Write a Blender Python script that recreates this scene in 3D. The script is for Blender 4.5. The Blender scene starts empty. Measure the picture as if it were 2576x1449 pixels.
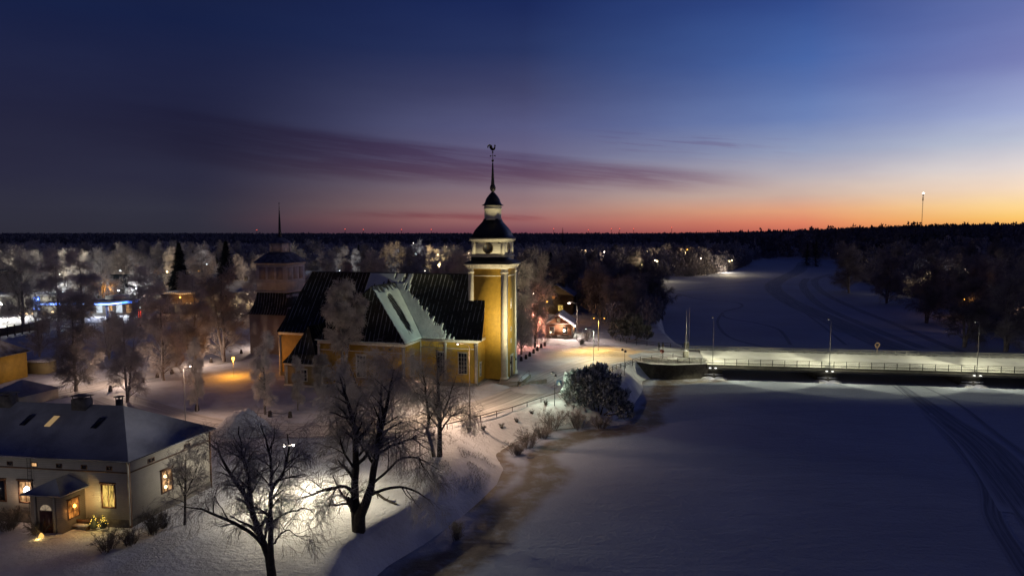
import bpy, math, random
import numpy as np
from mathutils import Vector, Matrix, Euler

R = math.radians
SC = bpy.context.scene
COL = SC.collection

# ------------------------------------------------------------------ camera
CAM_H = 27.0
PITCH = R(4.64)
cam_d = bpy.data.cameras.new("camera")
cam = bpy.data.objects.new("camera", cam_d)
COL.objects.link(cam)
cam.location = (0, 0, CAM_H)
cam.rotation_euler = (math.pi / 2 - PITCH, 0, 0)
cam_d.lens = 24.0
cam_d.sensor_width = 36.0
cam_d.clip_start = 0.5
cam_d.clip_end = 20000
SC.camera = cam

F = 1717.3


def G(x, y, z=0.0):
    """ground point seen at photo position (x, y) (2576 px wide copy) on level z"""
    u = (x - 1288) / F
    v = (y - 724.5) / F
    c, s = math.cos(PITCH), math.sin(PITCH)
    k = (z - CAM_H) / (-s - v * c)
    return (u * k, (c - v * s) * k)


def G3(x, y, z=0.0):
    a = G(x, y, z)
    return (a[0], a[1], z)


def S(x, y, Y):
    """point at distance Y ahead seen at (x, y)"""
    u = (x - 1288) / F
    v = (y - 724.5) / F
    c, s = math.cos(PITCH), math.sin(PITCH)
    k = Y / (c - v * s)
    return (u * k, Y, CAM_H + (-s - v * c) * k)


def elev(x, y):
    a = S(x, y, 1.0)
    return math.degrees(math.atan2(a[2] - CAM_H, math.hypot(a[0], a[1])))


# ------------------------------------------------------------------ colour
def lin(c):
    o = []
    for v in c[:3]:
        v = v / 255.0
        o.append(v / 12.92 if v <= 0.04045 else ((v + 0.055) / 1.055) ** 2.4)
    return (o[0], o[1], o[2], 1.0)


# ------------------------------------------------------------------ world
W = bpy.data.worlds.new("World")
SC.world = W
W.use_nodes = True
nt = W.node_tree
for n in list(nt.nodes):
    nt.nodes.remove(n)


class NB:
    """small node helper"""

    def __init__(self, t):
        self.t = t

    def n(self, typ, **kw):
        nd = self.t.nodes.new(typ)
        for k, v in kw.items():
            setattr(nd, k, v)
        return nd

    def link(self, a, b):
        self.t.links.new(a, b)

    def put(self, sock, v):
        if isinstance(v, bpy.types.NodeSocket):
            self.t.links.new(v, sock)
        else:
            sock.default_value = v

    def math(self, op, a, b=0.0, c=0.0, clamp=False):
        nd = self.n('ShaderNodeMath', operation=op)
        nd.use_clamp = clamp
        self.put(nd.inputs[0], a)
        self.put(nd.inputs[1], b)
        self.put(nd.inputs[2], c)
        return nd.outputs[0]

    def rng(self, v, a, b, c=0.0, d=1.0, smooth=True):
        nd = self.n('ShaderNodeMapRange')
        nd.interpolation_type = 'SMOOTHSTEP' if smooth else 'LINEAR'
        self.put(nd.inputs[0], v)
        for i, x in enumerate((a, b, c, d)):
            self.put(nd.inputs[i + 1], x)
        return nd.outputs[0]

    def mix(self, f, a, b, typ='MIX'):
        nd = self.n('ShaderNodeMix', data_type='RGBA', blend_type=typ)
        self.put(nd.inputs[0], f)
        self.put(nd.inputs[6], a)
        self.put(nd.inputs[7], b)
        return nd.outputs[2]

    def ramp(self, f, els, interp='LINEAR'):
        nd = self.n('ShaderNodeValToRGB')
        cr = nd.color_ramp
        cr.interpolation = interp
        els = sorted(els, key=lambda e: e[0])
        while len(cr.elements) > 1:
            cr.elements.remove(cr.elements[-1])
        cr.elements[0].position = els[0][0]
        cr.elements[0].color = els[0][1]
        for p, c in els[1:]:
            e = cr.elements.new(p)
            e.color = c
        self.put(nd.inputs[0], f)
        return nd.outputs[0]

    def noise(self, vec, scale, detail=3.0, rough=0.5, dist=0.0):
        nd = self.n('ShaderNodeTexNoise')
        if vec is not None:
            self.link(vec, nd.inputs['Vector'])
        nd.inputs['Scale'].default_value = scale
        nd.inputs['Detail'].default_value = detail
        nd.inputs['Roughness'].default_value = rough
        nd.inputs['Distortion'].default_value = dist
        return nd.outputs['Fac']


nb = NB(nt)
tc = nb.n('ShaderNodeTexCoord')
nrm = nb.n('ShaderNodeVectorMath', operation='NORMALIZE')
nb.link(tc.outputs['Generated'], nrm.inputs[0])
sep = nb.n('ShaderNodeSeparateXYZ')
nb.link(nrm.outputs[0], sep.inputs[0])
el = nb.math('MULTIPLY', nb.math('ARCSINE', sep.outputs[2]), 57.2958)
az = nb.math('MULTIPLY', nb.math('ARCTAN2', sep.outputs[0], sep.outputs[1]), 57.2958)
EMAX = 34.0
elf = nb.math('DIVIDE', el, EMAX, clamp=True)


def col(x, pts, zen):
    e = []
    for y, c in pts:
        g = .3 * c[0] + .55 * c[1] + .15 * c[2]
        q = (.24 if x < 1600 else .12) if c[2] > c[0] else (.08 if x < 1600 else .03)
        e.append((min(max(elev(x, y) / EMAX, 0.0), 0.9), lin([v * (1 - q) + g * q for v in c])))
    e.append((1.0, lin(zen)))
    return e


cA = nb.ramp(elf, col(100, [(0, (19, 33, 80)), (150, (29, 36, 76)), (300, (34, 36, 68)), (440, (42, 43, 70)),
                            (520, (48, 49, 68)), (583, (46, 46, 62))], (20, 25, 56)))
cB = nb.ramp(elf, col(1288, [(0, (22, 42, 104)), (130, (36, 52, 108)), (230, (62, 68, 116)), (320, (84, 88, 138)),
                             (400, (104, 98, 138)), (470, (134, 116, 128)), (520, (158, 124, 122)), (555, (164, 106, 104)),
                             (583, (122, 70, 84))], (21, 27, 60)))
cC = nb.ramp(elf, col(2000, [(0, (48, 78, 150)), (150, (66, 100, 172)), (300, (104, 130, 188)), (380, (148, 162, 194)),
                             (440, (184, 178, 184)), (490, (206, 180, 164)), (530, (232, 166, 124)), (560, (228, 134, 100)),
                             (583, (202, 106, 86))], (24, 32, 68)))
cD = nb.ramp(elf, col(2576, [(0, (98, 114, 178)), (150, (120, 130, 190)), (280, (158, 172, 214)), (350, (192, 203, 219)),
                             (420, (230, 222, 216)), (470, (250, 226, 196)), (515, (255, 220, 150)), (548, (255, 205, 108)),
                             (583, (252, 166, 80))], (30, 36, 76)))
m1 = nb.mix(nb.rng(az, -26, 3, smooth=True), cA, cB)
m2 = nb.mix(nb.rng(az, 1, 23, smooth=False), m1, cC)
m3 = nb.mix(nb.rng(az, 23, 37, smooth=False), m2, cD)
m4 = nb.mix(nb.rng(az, 70, 140), m3, cA)
# thin cirrus veils, lit from below the horizon
cmb = nb.n('ShaderNodeCombineXYZ')
tilt = nb.math('MULTIPLY_ADD', az, 0.10, el)
nb.put(cmb.inputs[0], nb.math('MULTIPLY', az, 0.045))
nb.put(cmb.inputs[1], nb.math('MULTIPLY', tilt, 0.62))
ns = nb.noise(cmb.outputs[0], 1.5, 6.0, 0.62, 0.5)
cmb2 = nb.n('ShaderNodeCombineXYZ')
nb.put(cmb2.inputs[0], nb.math('MULTIPLY', az, 0.10))
nb.put(cmb2.inputs[1], nb.math('MULTIPLY', tilt, 2.2))
nb.put(cmb2.inputs[2], 4.0)
ns2 = nb.noise(cmb2.outputs[0], 1.5, 5.0, 0.6, 0.3)
up_ = nb.rng(nb.math('MULTIPLY_ADD', ns, 0.9, tilt), 7.35, 6.45)
lo_e = nb.rng(az, -20, 18, 2.4, 5.0, smooth=False)
dn_ = nb.rng(nb.math('SUBTRACT', nb.math('MULTIPLY_ADD', ns, 0.9, tilt), lo_e), 0.0, 1.5)
bell = nb.math('MULTIPLY', up_, dn_)
bell = nb.math('MULTIPLY', bell, nb.math('MULTIPLY', nb.rng(az, -34, -10), nb.rng(az, 23, 10)))
nsm = nb.math('MULTIPLY_ADD', ns2, 0.5, nb.math('MULTIPLY', ns, 0.6))
vf = nb.math('MULTIPLY', bell, nb.rng(nsm, 0.38, 0.62, 0.55, 1.0), clamp=True)
tl = nb.math('SUBTRACT', nb.math('MULTIPLY_ADD', az, 0.02, el), 1.25)
bl = nb.math('EXPONENT', nb.math('MULTIPLY', nb.math('MULTIPLY', tl, tl), -14.0))
bl = nb.math('MULTIPLY', bl, nb.math('MULTIPLY', nb.rng(az, -18, -6), nb.rng(az, 4, 1)))
vf2 = nb.math('MULTIPLY', bl, nb.rng(ns2, 0.3, 0.6, 0.2, 0.8))
t3b = nb.math('SUBTRACT', tilt, 8.4)
b3 = nb.math('EXPONENT', nb.math('MULTIPLY', nb.math('MULTIPLY', t3b, t3b), -1.2))
b3 = nb.math('MULTIPLY', b3, nb.math('MULTIPLY', nb.rng(az, 4, 12), nb.rng(az, 26, 17)))
vf3 = nb.math('MULTIPLY', b3, nb.rng(ns2, 0.5, 0.7, 0.0, 0.6))
k1 = nb.mix(vf, m4, nb.mix(1.0, m4, (0.62, 0.46, 0.55, 1), 'MULTIPLY'))
k2 = nb.mix(vf2, k1, nb.mix(1.0, m4, (0.75, 0.50, 0.58, 1), 'MULTIPLY'))
k3 = nb.mix(vf3, k2, nb.mix(1.0, m4, (0.80, 0.62, 0.70, 1), 'MULTIPLY'))
# faint uneven air
cmb4 = nb.n('ShaderNodeCombineXYZ')
nb.put(cmb4.inputs[0], nb.math('MULTIPLY', az, 0.03))
nb.put(cmb4.inputs[1], nb.math('MULTIPLY', el, 0.12))
nb.put(cmb4.inputs[2], 9.0)
ns4 = nb.noise(cmb4.outputs[0], 2.0, 4.0, 0.55)
k4 = nb.mix(1.0, k3, nb.ramp(ns4, [(0.25, (0.90, 0.86, 0.92, 1)), (0.75, (1.1, 1.08, 1.06, 1))]), 'MULTIPLY')
bg = nb.n('ShaderNodeBackground')
nb.put(bg.inputs[0], k4)
bg.inputs[1].default_value = 1.0
wo = nb.n('ShaderNodeOutputWorld')
nb.link(bg.outputs[0], wo.inputs[0])
W.cycles.sampling_method = 'AUTOMATIC'

# the sun itself is below the horizon at the right: only a faint broad afterglow
sun_d = bpy.data.lights.new("afterglow", 'SUN')
sun_d.energy = 0.02
sun_d.angle = R(25)
sun_d.color = (1.0, 0.62, 0.38)
sun = bpy.data.objects.new("afterglow", sun_d)
COL.objects.link(sun)
sun.rotation_euler = Euler((R(84), 0, R(-48 + 0)), 'XYZ')

SC.view_settings.view_transform = 'Standard'
SC.view_settings.look = 'None'
SC.view_settings.exposure = 0.0
SC.view_settings.gamma = 1.0
SC.cycles.max_bounces = 4
SC.cycles.diffuse_bounces = 2
SC.cycles.glossy_bounces = 2
SC.cycles.transmission_bounces = 2
SC.cycles.transparent_max_bounces = 4
SC.cycles.caustics_reflective = False
SC.cycles.caustics_refractive = False
SC.cycles.sample_clamp_indirect = 2.0
SC.cycles.use_denoising = True
SC.cycles.use_light_tree = True

# ------------------------------------------------------------------ materials
MATS = {}


def mat(name, color, rough=0.8, metal=0.0, var=0.0, vscale=1.0, bump=0.0, bscale=8.0, coat=0.0, color2=None):
    if name in MATS:
        return MATS[name]
    m = bpy.data.materials.new(name)
    m.use_nodes = True
    b = NB(m.node_tree)
    p = m.node_tree.nodes['Principled BSDF']
    p.inputs['Roughness'].default_value = rough
    p.inputs['Metallic'].default_value = metal
    c = tuple(color) + (1.0,) if len(color) == 3 else color
    t = b.n('ShaderNodeTexCoord')
    if var > 0 or color2:
        nz = b.noise(t.outputs['Object'], vscale, 4.0, 0.6)
        c2 = tuple(color2) + (1.0,) if color2 else tuple(v * (1 - var) for v in c[:3]) + (1.0,)
        b.put(p.inputs['Base Color'], b.mix(b.rng(nz, 0.35, 0.65), c, c2))
    else:
        p.inputs['Base Color'].default_value = c
    if bump > 0:
        bn = b.n('ShaderNodeBump')
        bn.inputs['Strength'].default_value = 1.0
        bn.inputs['Distance'].default_value = bump
        b.put(bn.inputs['Height'], b.noise(t.outputs['Object'], bscale, 4.0, 0.6))
        b.link(bn.outputs[0], p.inputs['Normal'])
    MATS[name] = m
    return m


def emis(name, color, strength, sample=False):
    if name in MATS:
        return MATS[name]
    m = bpy.data.materials.new(name)
    m.use_nodes = True
    t = m.node_tree
    for n in list(t.nodes):
        t.nodes.remove(n)
    e = t.nodes.new('ShaderNodeEmission')
    e.inputs[0].default_value = tuple(color) + (1.0,)
    e.inputs[1].default_value = strength
    o = t.nodes.new('ShaderNodeOutputMaterial')
    t.links.new(e.outputs[0], o.inputs[0])
    m.cycles.emission_sampling = 'AUTO' if sample else 'NONE'
    MATS[name] = m
    return m


def clap(name, color, pitch=0.2, groove=0.55, var=0.12):
    """horizontal boarding"""
    m = bpy.data.materials.new(name)
    m.use_nodes = True
    b = NB(m.node_tree)
    p = m.node_tree.nodes['Principled BSDF']
    p.inputs['Roughness'].default_value = 0.7
    t = b.n('ShaderNodeTexCoord')
    sp = b.n('ShaderNodeSeparateXYZ')
    b.link(t.outputs['Object'], sp.inputs[0])
    fr = b.math('FRACT', b.math('DIVIDE', sp.outputs[2], pitch))
    gr = b.rng(fr, 0.0, 0.16, groove, 1.0)
    nz = b.noise(t.outputs['Object'], 1.3, 4.0, 0.65)
    c = tuple(color) + (1.0,)
    c2 = tuple(v * (1 - var) for v in color) + (1.0,)
    base = b.mix(b.rng(nz, 0.3, 0.7), c, c2)
    gcol = b.n('ShaderNodeCombineColor')
    for i in range(3):
        b.put(gcol.inputs[i], gr)
    b.put(p.inputs['Base Color'], b.mix(1.0, base, gcol.outputs[0], 'MULTIPLY'))
    bn = b.n('ShaderNodeBump')
    bn.inputs['Distance'].default_value = 0.02
    b.put(bn.inputs['Height'], fr)
    b.link(bn.outputs[0], p.inputs['Normal'])
    MATS[name] = m
    return m


def seam_roof(name, axis, spacing=0.8, base=(0.012, 0.013, 0.012), phase=0.0):
    """dark sheet roof, snow lodged along the standing seams"""
    m = bpy.data.materials.new(name)
    m.use_nodes = True
    b = NB(m.node_tree)
    p = m.node_tree.nodes['Principled BSDF']
    t = b.n('ShaderNodeTexCoord')
    sp = b.n('ShaderNodeSeparateXYZ')
    b.link(t.outputs['Object'], sp.inputs[0])
    wob = b.math('MULTIPLY', b.math('SUBTRACT', b.noise(t.outputs['Object'], 2.5, 2.0), 0.5), 0.16)
    co = b.math('ADD', sp.outputs[axis], wob)
    fr = b.math('FRACT', b.math('ADD', b.math('DIVIDE', co, spacing), phase))
    line = b.rng(b.math('ABSOLUTE', b.math('SUBTRACT', fr, 0.5)), 0.03, 0.10, 1.0, 0.0)
    msk = b.rng(b.noise(t.outputs['Object'], 0.45, 5.0, 0.7), 0.40, 0.56)
    f = b.math('MULTIPLY', line, msk)
    nz = b.noise(t.outputs['Object'], 3.0, 4.0, 0.7)
    c = b.mix(b.rng(nz, 0.35, 0.7), tuple(base) + (1.0,), tuple(v * 2.2 for v in base) + (1.0,))
    b.put(p.inputs['Base Color'], b.mix(f, c, (0.30, 0.32, 0.36, 1)))
    b.put(p.inputs['Roughness'], b.rng(f, 0, 1, 0.62, 0.95))
    p.inputs['Specular IOR Level'].default_value = 0.25
    MATS[name] = m
    return m


def snowmat(name, color=(0.62, 0.64, 0.70), bump=0.05, bscale=2.0, dark=None):
    m = bpy.data.materials.new(name)
    m.use_nodes = True
    b = NB(m.node_tree)
    p = m.node_tree.nodes['Principled BSDF']
    p.inputs['Roughness'].default_value = 0.75
    p.inputs['Specular IOR Level'].default_value = 0.3
    t = b.n('ShaderNodeTexCoord')
    n1 = b.noise(t.outputs['Object'], bscale, 6.0, 0.65)
    n2 = b.noise(t.outputs['Object'], 0.22, 4.0, 0.6)
    c2 = dark or tuple(v * 0.82 for v in color)
    b.put(p.inputs['Base Color'], b.mix(b.rng(n2, 0.35, 0.65), tuple(color) + (1.0,), tuple(c2) + (1.0,)))
    bn = b.n('ShaderNodeBump')
    bn.inputs['Distance'].default_value = bump
    b.put(bn.inputs['Height'], n1)
    b.link(bn.outputs[0], p.inputs['Normal'])
    MATS[name] = m
    return m


SNOW = snowmat('snow', (0.60, 0.61, 0.65), 0.20, 1.9, dark=(0.46, 0.465, 0.50))
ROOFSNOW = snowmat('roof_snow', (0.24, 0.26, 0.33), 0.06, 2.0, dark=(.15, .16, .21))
PATCH = snowmat('melting_roof_snow', (0.66, 0.74, 0.70), 0.08, 4.0, dark=(0.50, 0.57, 0.54))
OCHRE = clap('ochre_boards', (0.48, 0.285, 0.032), 0.22, 0.55, .25)
WHITEP = mat('white_paint', (0.64, 0.59, 0.50), 0.6, var=0.2, vscale=1.5)
WHITEB = clap('white_boards', (0.58, 0.55, 0.46), 0.30, 0.75)
GREYB = clap('pale_grey_boards', (0.50, 0.47, 0.40), 0.18, 0.72)
REDB = clap('brown_red_boards', (0.46, 0.22, 0.11), 0.16, 0.72)
BROWNW = mat('brown_paint', (0.12, 0.06, 0.03), 0.6)
STONE = mat('stone', (0.16, 0.145, 0.125), 0.9, var=0.5, vscale=1.2, bump=0.05, bscale=3)
DARKSTONE = mat('dark_masonry', (0.055, 0.048, 0.04), 0.95, var=0.5, vscale=1.6, bump=0.08, bscale=2.5)
CONC = mat('concrete', (0.10, 0.095, 0.085), 0.9, var=0.35, vscale=0.7, bump=0.02)
ROOFX = seam_roof('sheet_roof_x', 0, 0.82)
ROOFY = seam_roof('sheet_roof_y', 1, 0.82)
BLACKM = mat('black_sheet', (0.016, 0.015, 0.016), 0.5, var=0.4, vscale=2.0)
IRON = mat('iron', (0.03, 0.03, 0.032), 0.5, metal=0.6)
GALV = mat('galvanised', (0.30, 0.30, 0.29), 0.5, metal=0.4)
GLASS = mat('dark_glass', (0.02, 0.022, 0.03), 0.15)
WOODD = mat('dark_door', (0.07, 0.022, 0.012), 0.5)
BARK = mat('dark_bark', (0.055, 0.045, 0.038), 0.95, var=0.5, vscale=3.0, bump=0.03, bscale=6)
TWIG = mat('dark_twigs', (0.26, 0.23, 0.22), 0.95, color2=(0.42, 0.39, 0.38), vscale=0.8)
FBARK = mat('frosted_bark', (0.09, 0.075, 0.068), 0.95, color2=(0.2, 0.18, 0.17), vscale=0.9)
FROST = mat('hoar_frost', (0.36, 0.34, 0.335), 0.9, color2=(0.22, 0.20, 0.195), vscale=0.5)
FROSTD = mat('thin_hoar_frost', (0.20, 0.185, 0.185), 0.9, color2=(0.115, 0.105, 0.105), vscale=0.4)
NEEDLE = mat('needles', (0.022, 0.030, 0.022), 0.9, color2=(0.05, 0.06, 0.055), vscale=0.6)
NEEDLEF = mat('frosted_needles', (0.05, 0.065, 0.055), 0.9, color2=(0.50, 0.55, 0.58), vscale=1.7)
def room(name, color, strength):
    """lit room behind glass: curtains and furniture make it uneven"""
    m = bpy.data.materials.new(name)
    m.use_nodes = True
    t = m.node_tree
    for n in list(t.nodes):
        t.nodes.remove(n)
    b = NB(t)
    tc_ = b.n('ShaderNodeTexCoord')
    mp = b.n('ShaderNodeMapping')
    mp.inputs['Scale'].default_value = (3.2, 3.2, 1.1)
    b.link(tc_.outputs['Object'], mp.inputs[0])
    f = b.rng(b.noise(mp.outputs[0], 1.0, 3.0, .6), .38, .62, .22, 1.0)
    e = b.n('ShaderNodeEmission')
    e.inputs[0].default_value = tuple(color) + (1,)
    b.put(e.inputs[1], b.math('MULTIPLY', f, strength))
    o = b.n('ShaderNodeOutputMaterial')
    b.link(e.outputs[0], o.inputs[0])
    m.cycles.emission_sampling = 'NONE'
    MATS[name] = m
    return m


LIT_Y = room('lit_window_yellow', (1.0, 0.66, 0.16), .95)
LIT_W = room('lit_window_warm', (1.0, 0.55, 0.24), 1.0)
LIT_O = room('lit_window_orange', (1.0, 0.36, 0.07), 0.7)
LIT_D = emis('dim_window', (1.0, 0.66, 0.32), 0.30)
GLOW_DIM = emis('lamp_shielded', (1.0, 0.95, 0.8), 0.5)
GLOW_W = emis('lamp_white', (1.0, 0.93, 0.82), 14)
GLOW_C = emis('lamp_cool', (0.82, 0.92, 1.0), 14)
GLOW_P = emis('lamp_pink', (1.0, 0.76, 0.62), 14)
GLOW_O = emis('lamp_orange', (1.0, 0.42, 0.06), 9)
GLOW_R = emis('lamp_red', (1.0, 0.06, 0.03), 7)
GLOW_B = emis('neon_blue', (0.06, 0.20, 1.0), 5)
GLOW_BW = emis('neon_pale_blue', (0.55, 0.72, 1.0), 5)
GLOW_Y = emis('fairy_lights', (1.0, 0.66, 0.10), 3)


# ------------------------------------------------------------------ mesh builder
class MB:
    def __init__(self, M=None):
        self.v = []
        self.f = []   # list of (offset, faces array)
        self.n = 0
        self.M = M    # optional 4x4 (affine) numpy
        self.mi = []

    def add(self, v, f, mi=0):
        v = np.asarray(v, float).reshape(-1, 3)
        if self.M is not None:
            v = v @ self.M[:3, :3].T + self.M[:3, 3]
        self.v.append(v)
        if isinstance(f, np.ndarray):
            self.f.append(f + self.n)
            self.mi.append(np.full(len(f), mi))
        else:
            for q in f:
                self.f.append(np.array([q]) + self.n)
                self.mi.append(np.array([mi]))
        self.n += len(v)
        return self

    def box(self, x0, x1, y0, y1, z0, z1, mi=0):
        v = [(x, y, z) for z in (z0, z1) for y in (y0, y1) for x in (x0, x1)]
        return self.add(v, np.array([(0, 2, 3, 1), (4, 5, 7, 6), (0, 1, 5, 4), (2, 6, 7, 3), (0, 4, 6, 2), (1, 3, 7, 5)]), mi)

    def cbox(self, c, s, mi=0):
        return self.box(c[0] - s[0] / 2, c[0] + s[0] / 2, c[1] - s[1] / 2, c[1] + s[1] / 2, c[2], c[2] + s[2], mi)

    def poly(self, v, mi=0):
        return self.add(v, [tuple(range(len(v)))], mi)

    def slab(self, v, off, mi=0):
        """thick plate: polygon v, extruded by vector off"""
        v = [np.array(p, float) for p in v]
        n = len(v)
        o = np.array(off, float)
        vv = v + [p + o for p in v]
        f = [tuple(range(n)), tuple(range(2 * n - 1, n - 1, -1))]
        f += [(i, (i + 1) % n, (i + 1) % n + n, i + n) for i in range(n)]
        return self.add(vv, f, mi)

    def lathe(self, prof, c=(0, 0), n=12, ph=0.0, mi=0, cap=True):
        """prof: (radius, z)"""
        k = len(prof)
        a = np.arange(n) * 2 * math.pi / n + ph
        v = []
        for r, z in prof:
            for t in a:
                v.append((c[0] + r * math.cos(t), c[1] + r * math.sin(t), z))
        f = []
        for j in range(k - 1):
            for i in range(n):
                f.append((j * n + i, j * n + (i + 1) % n, (j + 1) * n + (i + 1) % n, (j + 1) * n + i))
        self.add(v, np.array(f), mi)
        if cap:
            self.poly([(c[0] + prof[-1][0] * math.cos(t), c[1] + prof[-1][0] * math.sin(t), prof[-1][1]) for t in a], mi)
        return self

    def tube(self, pts, r, n=6, mi=0):
        P = np.array(pts, float)[None]
        rr = np.full((1, len(pts)), r, float) if np.isscalar(r) else np.array(r, float)[None]
        return self.tubes(P, rr, n, mi)

    def tubes(self, P, Rr, n=3, mi=0):
        N, K = P.shape[:2]
        T = np.gradient(P, axis=1)
        T /= np.linalg.norm(T, axis=2, keepdims=True) + 1e-9
        ref = np.where(np.abs(T[..., 2:3]) > 0.9, np.array([1.0, 0, 0]), np.array([0, 0, 1.0]))
        U = np.cross(T, ref)
        U /= np.linalg.norm(U, axis=2, keepdims=True) + 1e-9
        V = np.cross(T, U)
        a = np.arange(n) * 2 * math.pi / n
        ring = (U[:, :, None] * np.cos(a)[None, None, :, None] + V[:, :, None] * np.sin(a)[None, None, :, None])
        vv = P[:, :, None] + ring * Rr[:, :, None, None]
        vv = vv.reshape(-1, 3)
        base = (np.arange(N) * K * n)[:, None, None] + (np.arange(K - 1) * n)[None, :, None]
        i = np.arange(n)[None, None, :]
        j = (np.arange(n) + 1)[None, None, :] % n
        q = np.stack([base + i, base + j, base + n + j, base + n + i], -1).reshape(-1, 4)
        return self.add(vv, q, mi)

    def cards(self, C, D, Wd):
        """thin leaf-sized quads: centre C, half-length vector D, half-width vector Wd"""
        v = np.stack([C - D - Wd * 0.4, C - D * 0.1 + Wd, C + D, C - D * 0.1 - Wd], 1).reshape(-1, 3)
        q = (np.arange(len(C)) * 4)[:, None] + np.arange(4)[None]
        return self.add(v, q)

    def build_split(self, name, m, parent=None, gap=.06, smooth=False):
        """every detached piece becomes a part of its own"""
        offs = np.cumsum([0] + [len(v) for v in self.v])
        bb = [(v.min(0) - gap, v.max(0) + gap) for v in self.v]
        gid = list(range(len(bb)))

        def find(i):
            while gid[i] != i:
                i = gid[i]
            return i
        for i in range(len(bb)):
            for j in range(i):
                if (bb[i][0] <= bb[j][1]).all() and (bb[j][0] <= bb[i][1]).all():
                    gid[find(i)] = find(j)
        out = []
        for g in sorted(set(find(i) for i in range(len(bb)))):
            k = MB()
            mem = [i for i in range(len(bb)) if find(i) == g]
            for i in mem:
                n0 = k.n
                k.v.append(self.v[i])
                k.n += len(self.v[i])
                for f, q in zip(self.f, self.mi):
                    if len(f) and offs[i] <= f.min() < offs[i + 1]:
                        k.f.append(f - offs[i] + n0)
                        k.mi.append(q)
            out.append(k.build(name, m, parent, smooth=smooth))
        return out

    def build(self, name, m, parent=None, loc=None, smooth=False):
        me = bpy.data.meshes.new(name)
        V = np.concatenate(self.v) if self.v else np.zeros((0, 3))
        sizes = np.concatenate([np.full(len(a), a.shape[1]) for a in self.f]) if self.f else np.zeros(0)
        loops = np.concatenate([a.ravel() for a in self.f]) if self.f else np.zeros(0)
        me.vertices.add(len(V))
        me.vertices.foreach_set('co', V.astype(np.float32).ravel())
        me.loops.add(len(loops))
        me.loops.foreach_set('vertex_index', loops.astype(np.int32))
        me.polygons.add(len(sizes))
        st = np.concatenate([[0], np.cumsum(sizes)[:-1]]).astype(np.int32)
        me.polygons.foreach_set('loop_start', st)
        ms = m if isinstance(m, (list, tuple)) else [m]
        for x in ms:
            me.materials.append(x)
        if len(ms) > 1:
            me.polygons.foreach_set('material_index', np.concatenate(self.mi).astype(np.int32))
        if smooth:
            me.polygons.foreach_set('use_smooth', np.ones(len(sizes), bool))
        me.update(calc_edges=True)
        me.validate()
        o = bpy.data.objects.new(name, me)
        COL.objects.link(o)
        if parent is not None:
            o.parent = parent
        if loc is not None:
            o.location = loc
        return o


def aff(ux=(1, 0), uy=(0, 1), o=(0, 0, 0)):
    M = np.eye(4)
    M[0, 0], M[1, 0] = ux
    M[0, 1], M[1, 1] = uy
    M[:3, 3] = o
    return M


def tag(o, label=None, cat=None, group=None, kind=None):
    if label:
        o['label'] = label
    if cat:
        o['category'] = cat
    if group:
        o['group'] = group
    if kind:
        o['kind'] = kind
    return o


def thing(name, label, cat, loc=(0, 0, 0), rz=0.0, group=None):
    o = bpy.data.objects.new(name, None)
    o.empty_display_size = 0.5
    COL.objects.link(o)
    o.location = loc
    o.rotation_euler = (0, 0, rz)
    return tag(o, label, cat, group)


KIDS = {}


def dup(root, loc, rz=0.0, sc=1.0, label=None, group=None):
    if root.name not in KIDS:
        KIDS[root.name] = [(c, [g for g in COL.objects if g.parent is c]) for c in COL.objects if c.parent is root]
    r = root.copy()
    COL.objects.link(r)
    r.location = loc
    r.rotation_euler = (0, 0, rz)
    r.scale = (sc, sc, sc) if np.isscalar(sc) else sc
    if label:
        r['label'] = label
    if group:
        r['group'] = group
    for c, gs in KIDS[root.name]:
        k = c.copy()
        COL.objects.link(k)
        k.parent = r
        for g in gs:
            h = g.copy()
            COL.objects.link(h)
            h.parent = k
    return r


LM = 4.0


def point(parent, loc, power, color, radius=0.15, name='bulb_light'):
    d = bpy.data.lights.new(name, 'POINT')
    d.energy = power * LM
    d.color = color
    d.shadow_soft_size = radius
    o = bpy.data.objects.new(name, d)
    COL.objects.link(o)
    o.parent = parent
    o.location = loc
    return o


def spot(parent, loc, target, power, color, angle=120, blend=0.6, radius=0.15, name='spot_light'):
    d = bpy.data.lights.new(name, 'SPOT')
    d.energy = power * LM
    d.color = color
    d.spot_size = R(angle)
    d.spot_blend = blend
    d.shadow_soft_size = radius
    o = bpy.data.objects.new(name, d)
    COL.objects.link(o)
    o.parent = parent
    o.location = loc
    dv = Vector(target) - Vector(loc)
    o.rotation_euler = dv.to_track_quat('-Z', 'Y').to_euler()
    return o


# ------------------------------------------------------------------ noise for terrain
_rs = np.random.RandomState(7)
_T = _rs.rand(256, 256)


def vnoise(x, y):
    xi = np.floor(x).astype(int)
    yi = np.floor(y).astype(int)
    fx = x - xi
    fy = y - yi
    fx = fx * fx * (3 - 2 * fx)
    fy = fy * fy * (3 - 2 * fy)
    a = _T[xi % 256, yi % 256]
    b = _T[(xi + 1) % 256, yi % 256]
    c = _T[xi % 256, (yi + 1) % 256]
    d = _T[(xi + 1) % 256, (yi + 1) % 256]
    return (a * (1 - fx) + b * fx) * (1 - fy) + (c * (1 - fx) + d * fx) * fy


def fbm(x, y, s, o=4):
    r = 0
    a = 0.5
    for k in range(o):
        r = r + a * vnoise(x * s + 17.3 * k, y * s + 5.1 * k)
        s *= 2.03
        a *= 0.5
    return r


def seg_dist(px, py, poly, closed=False):
    d = np.full(px.shape, 1e9)
    n = len(poly)
    for i in range(n if closed else n - 1):
        ax, ay = poly[i][:2]
        bx, by = poly[(i + 1) % n][:2]
        dx, dy = bx - ax, by - ay
        t = np.clip(((px - ax) * dx + (py - ay) * dy) / (dx * dx + dy * dy + 1e-9), 0, 1)
        d = np.minimum(d, np.hypot(px - ax - t * dx, py - ay - t * dy))
    return d


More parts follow.
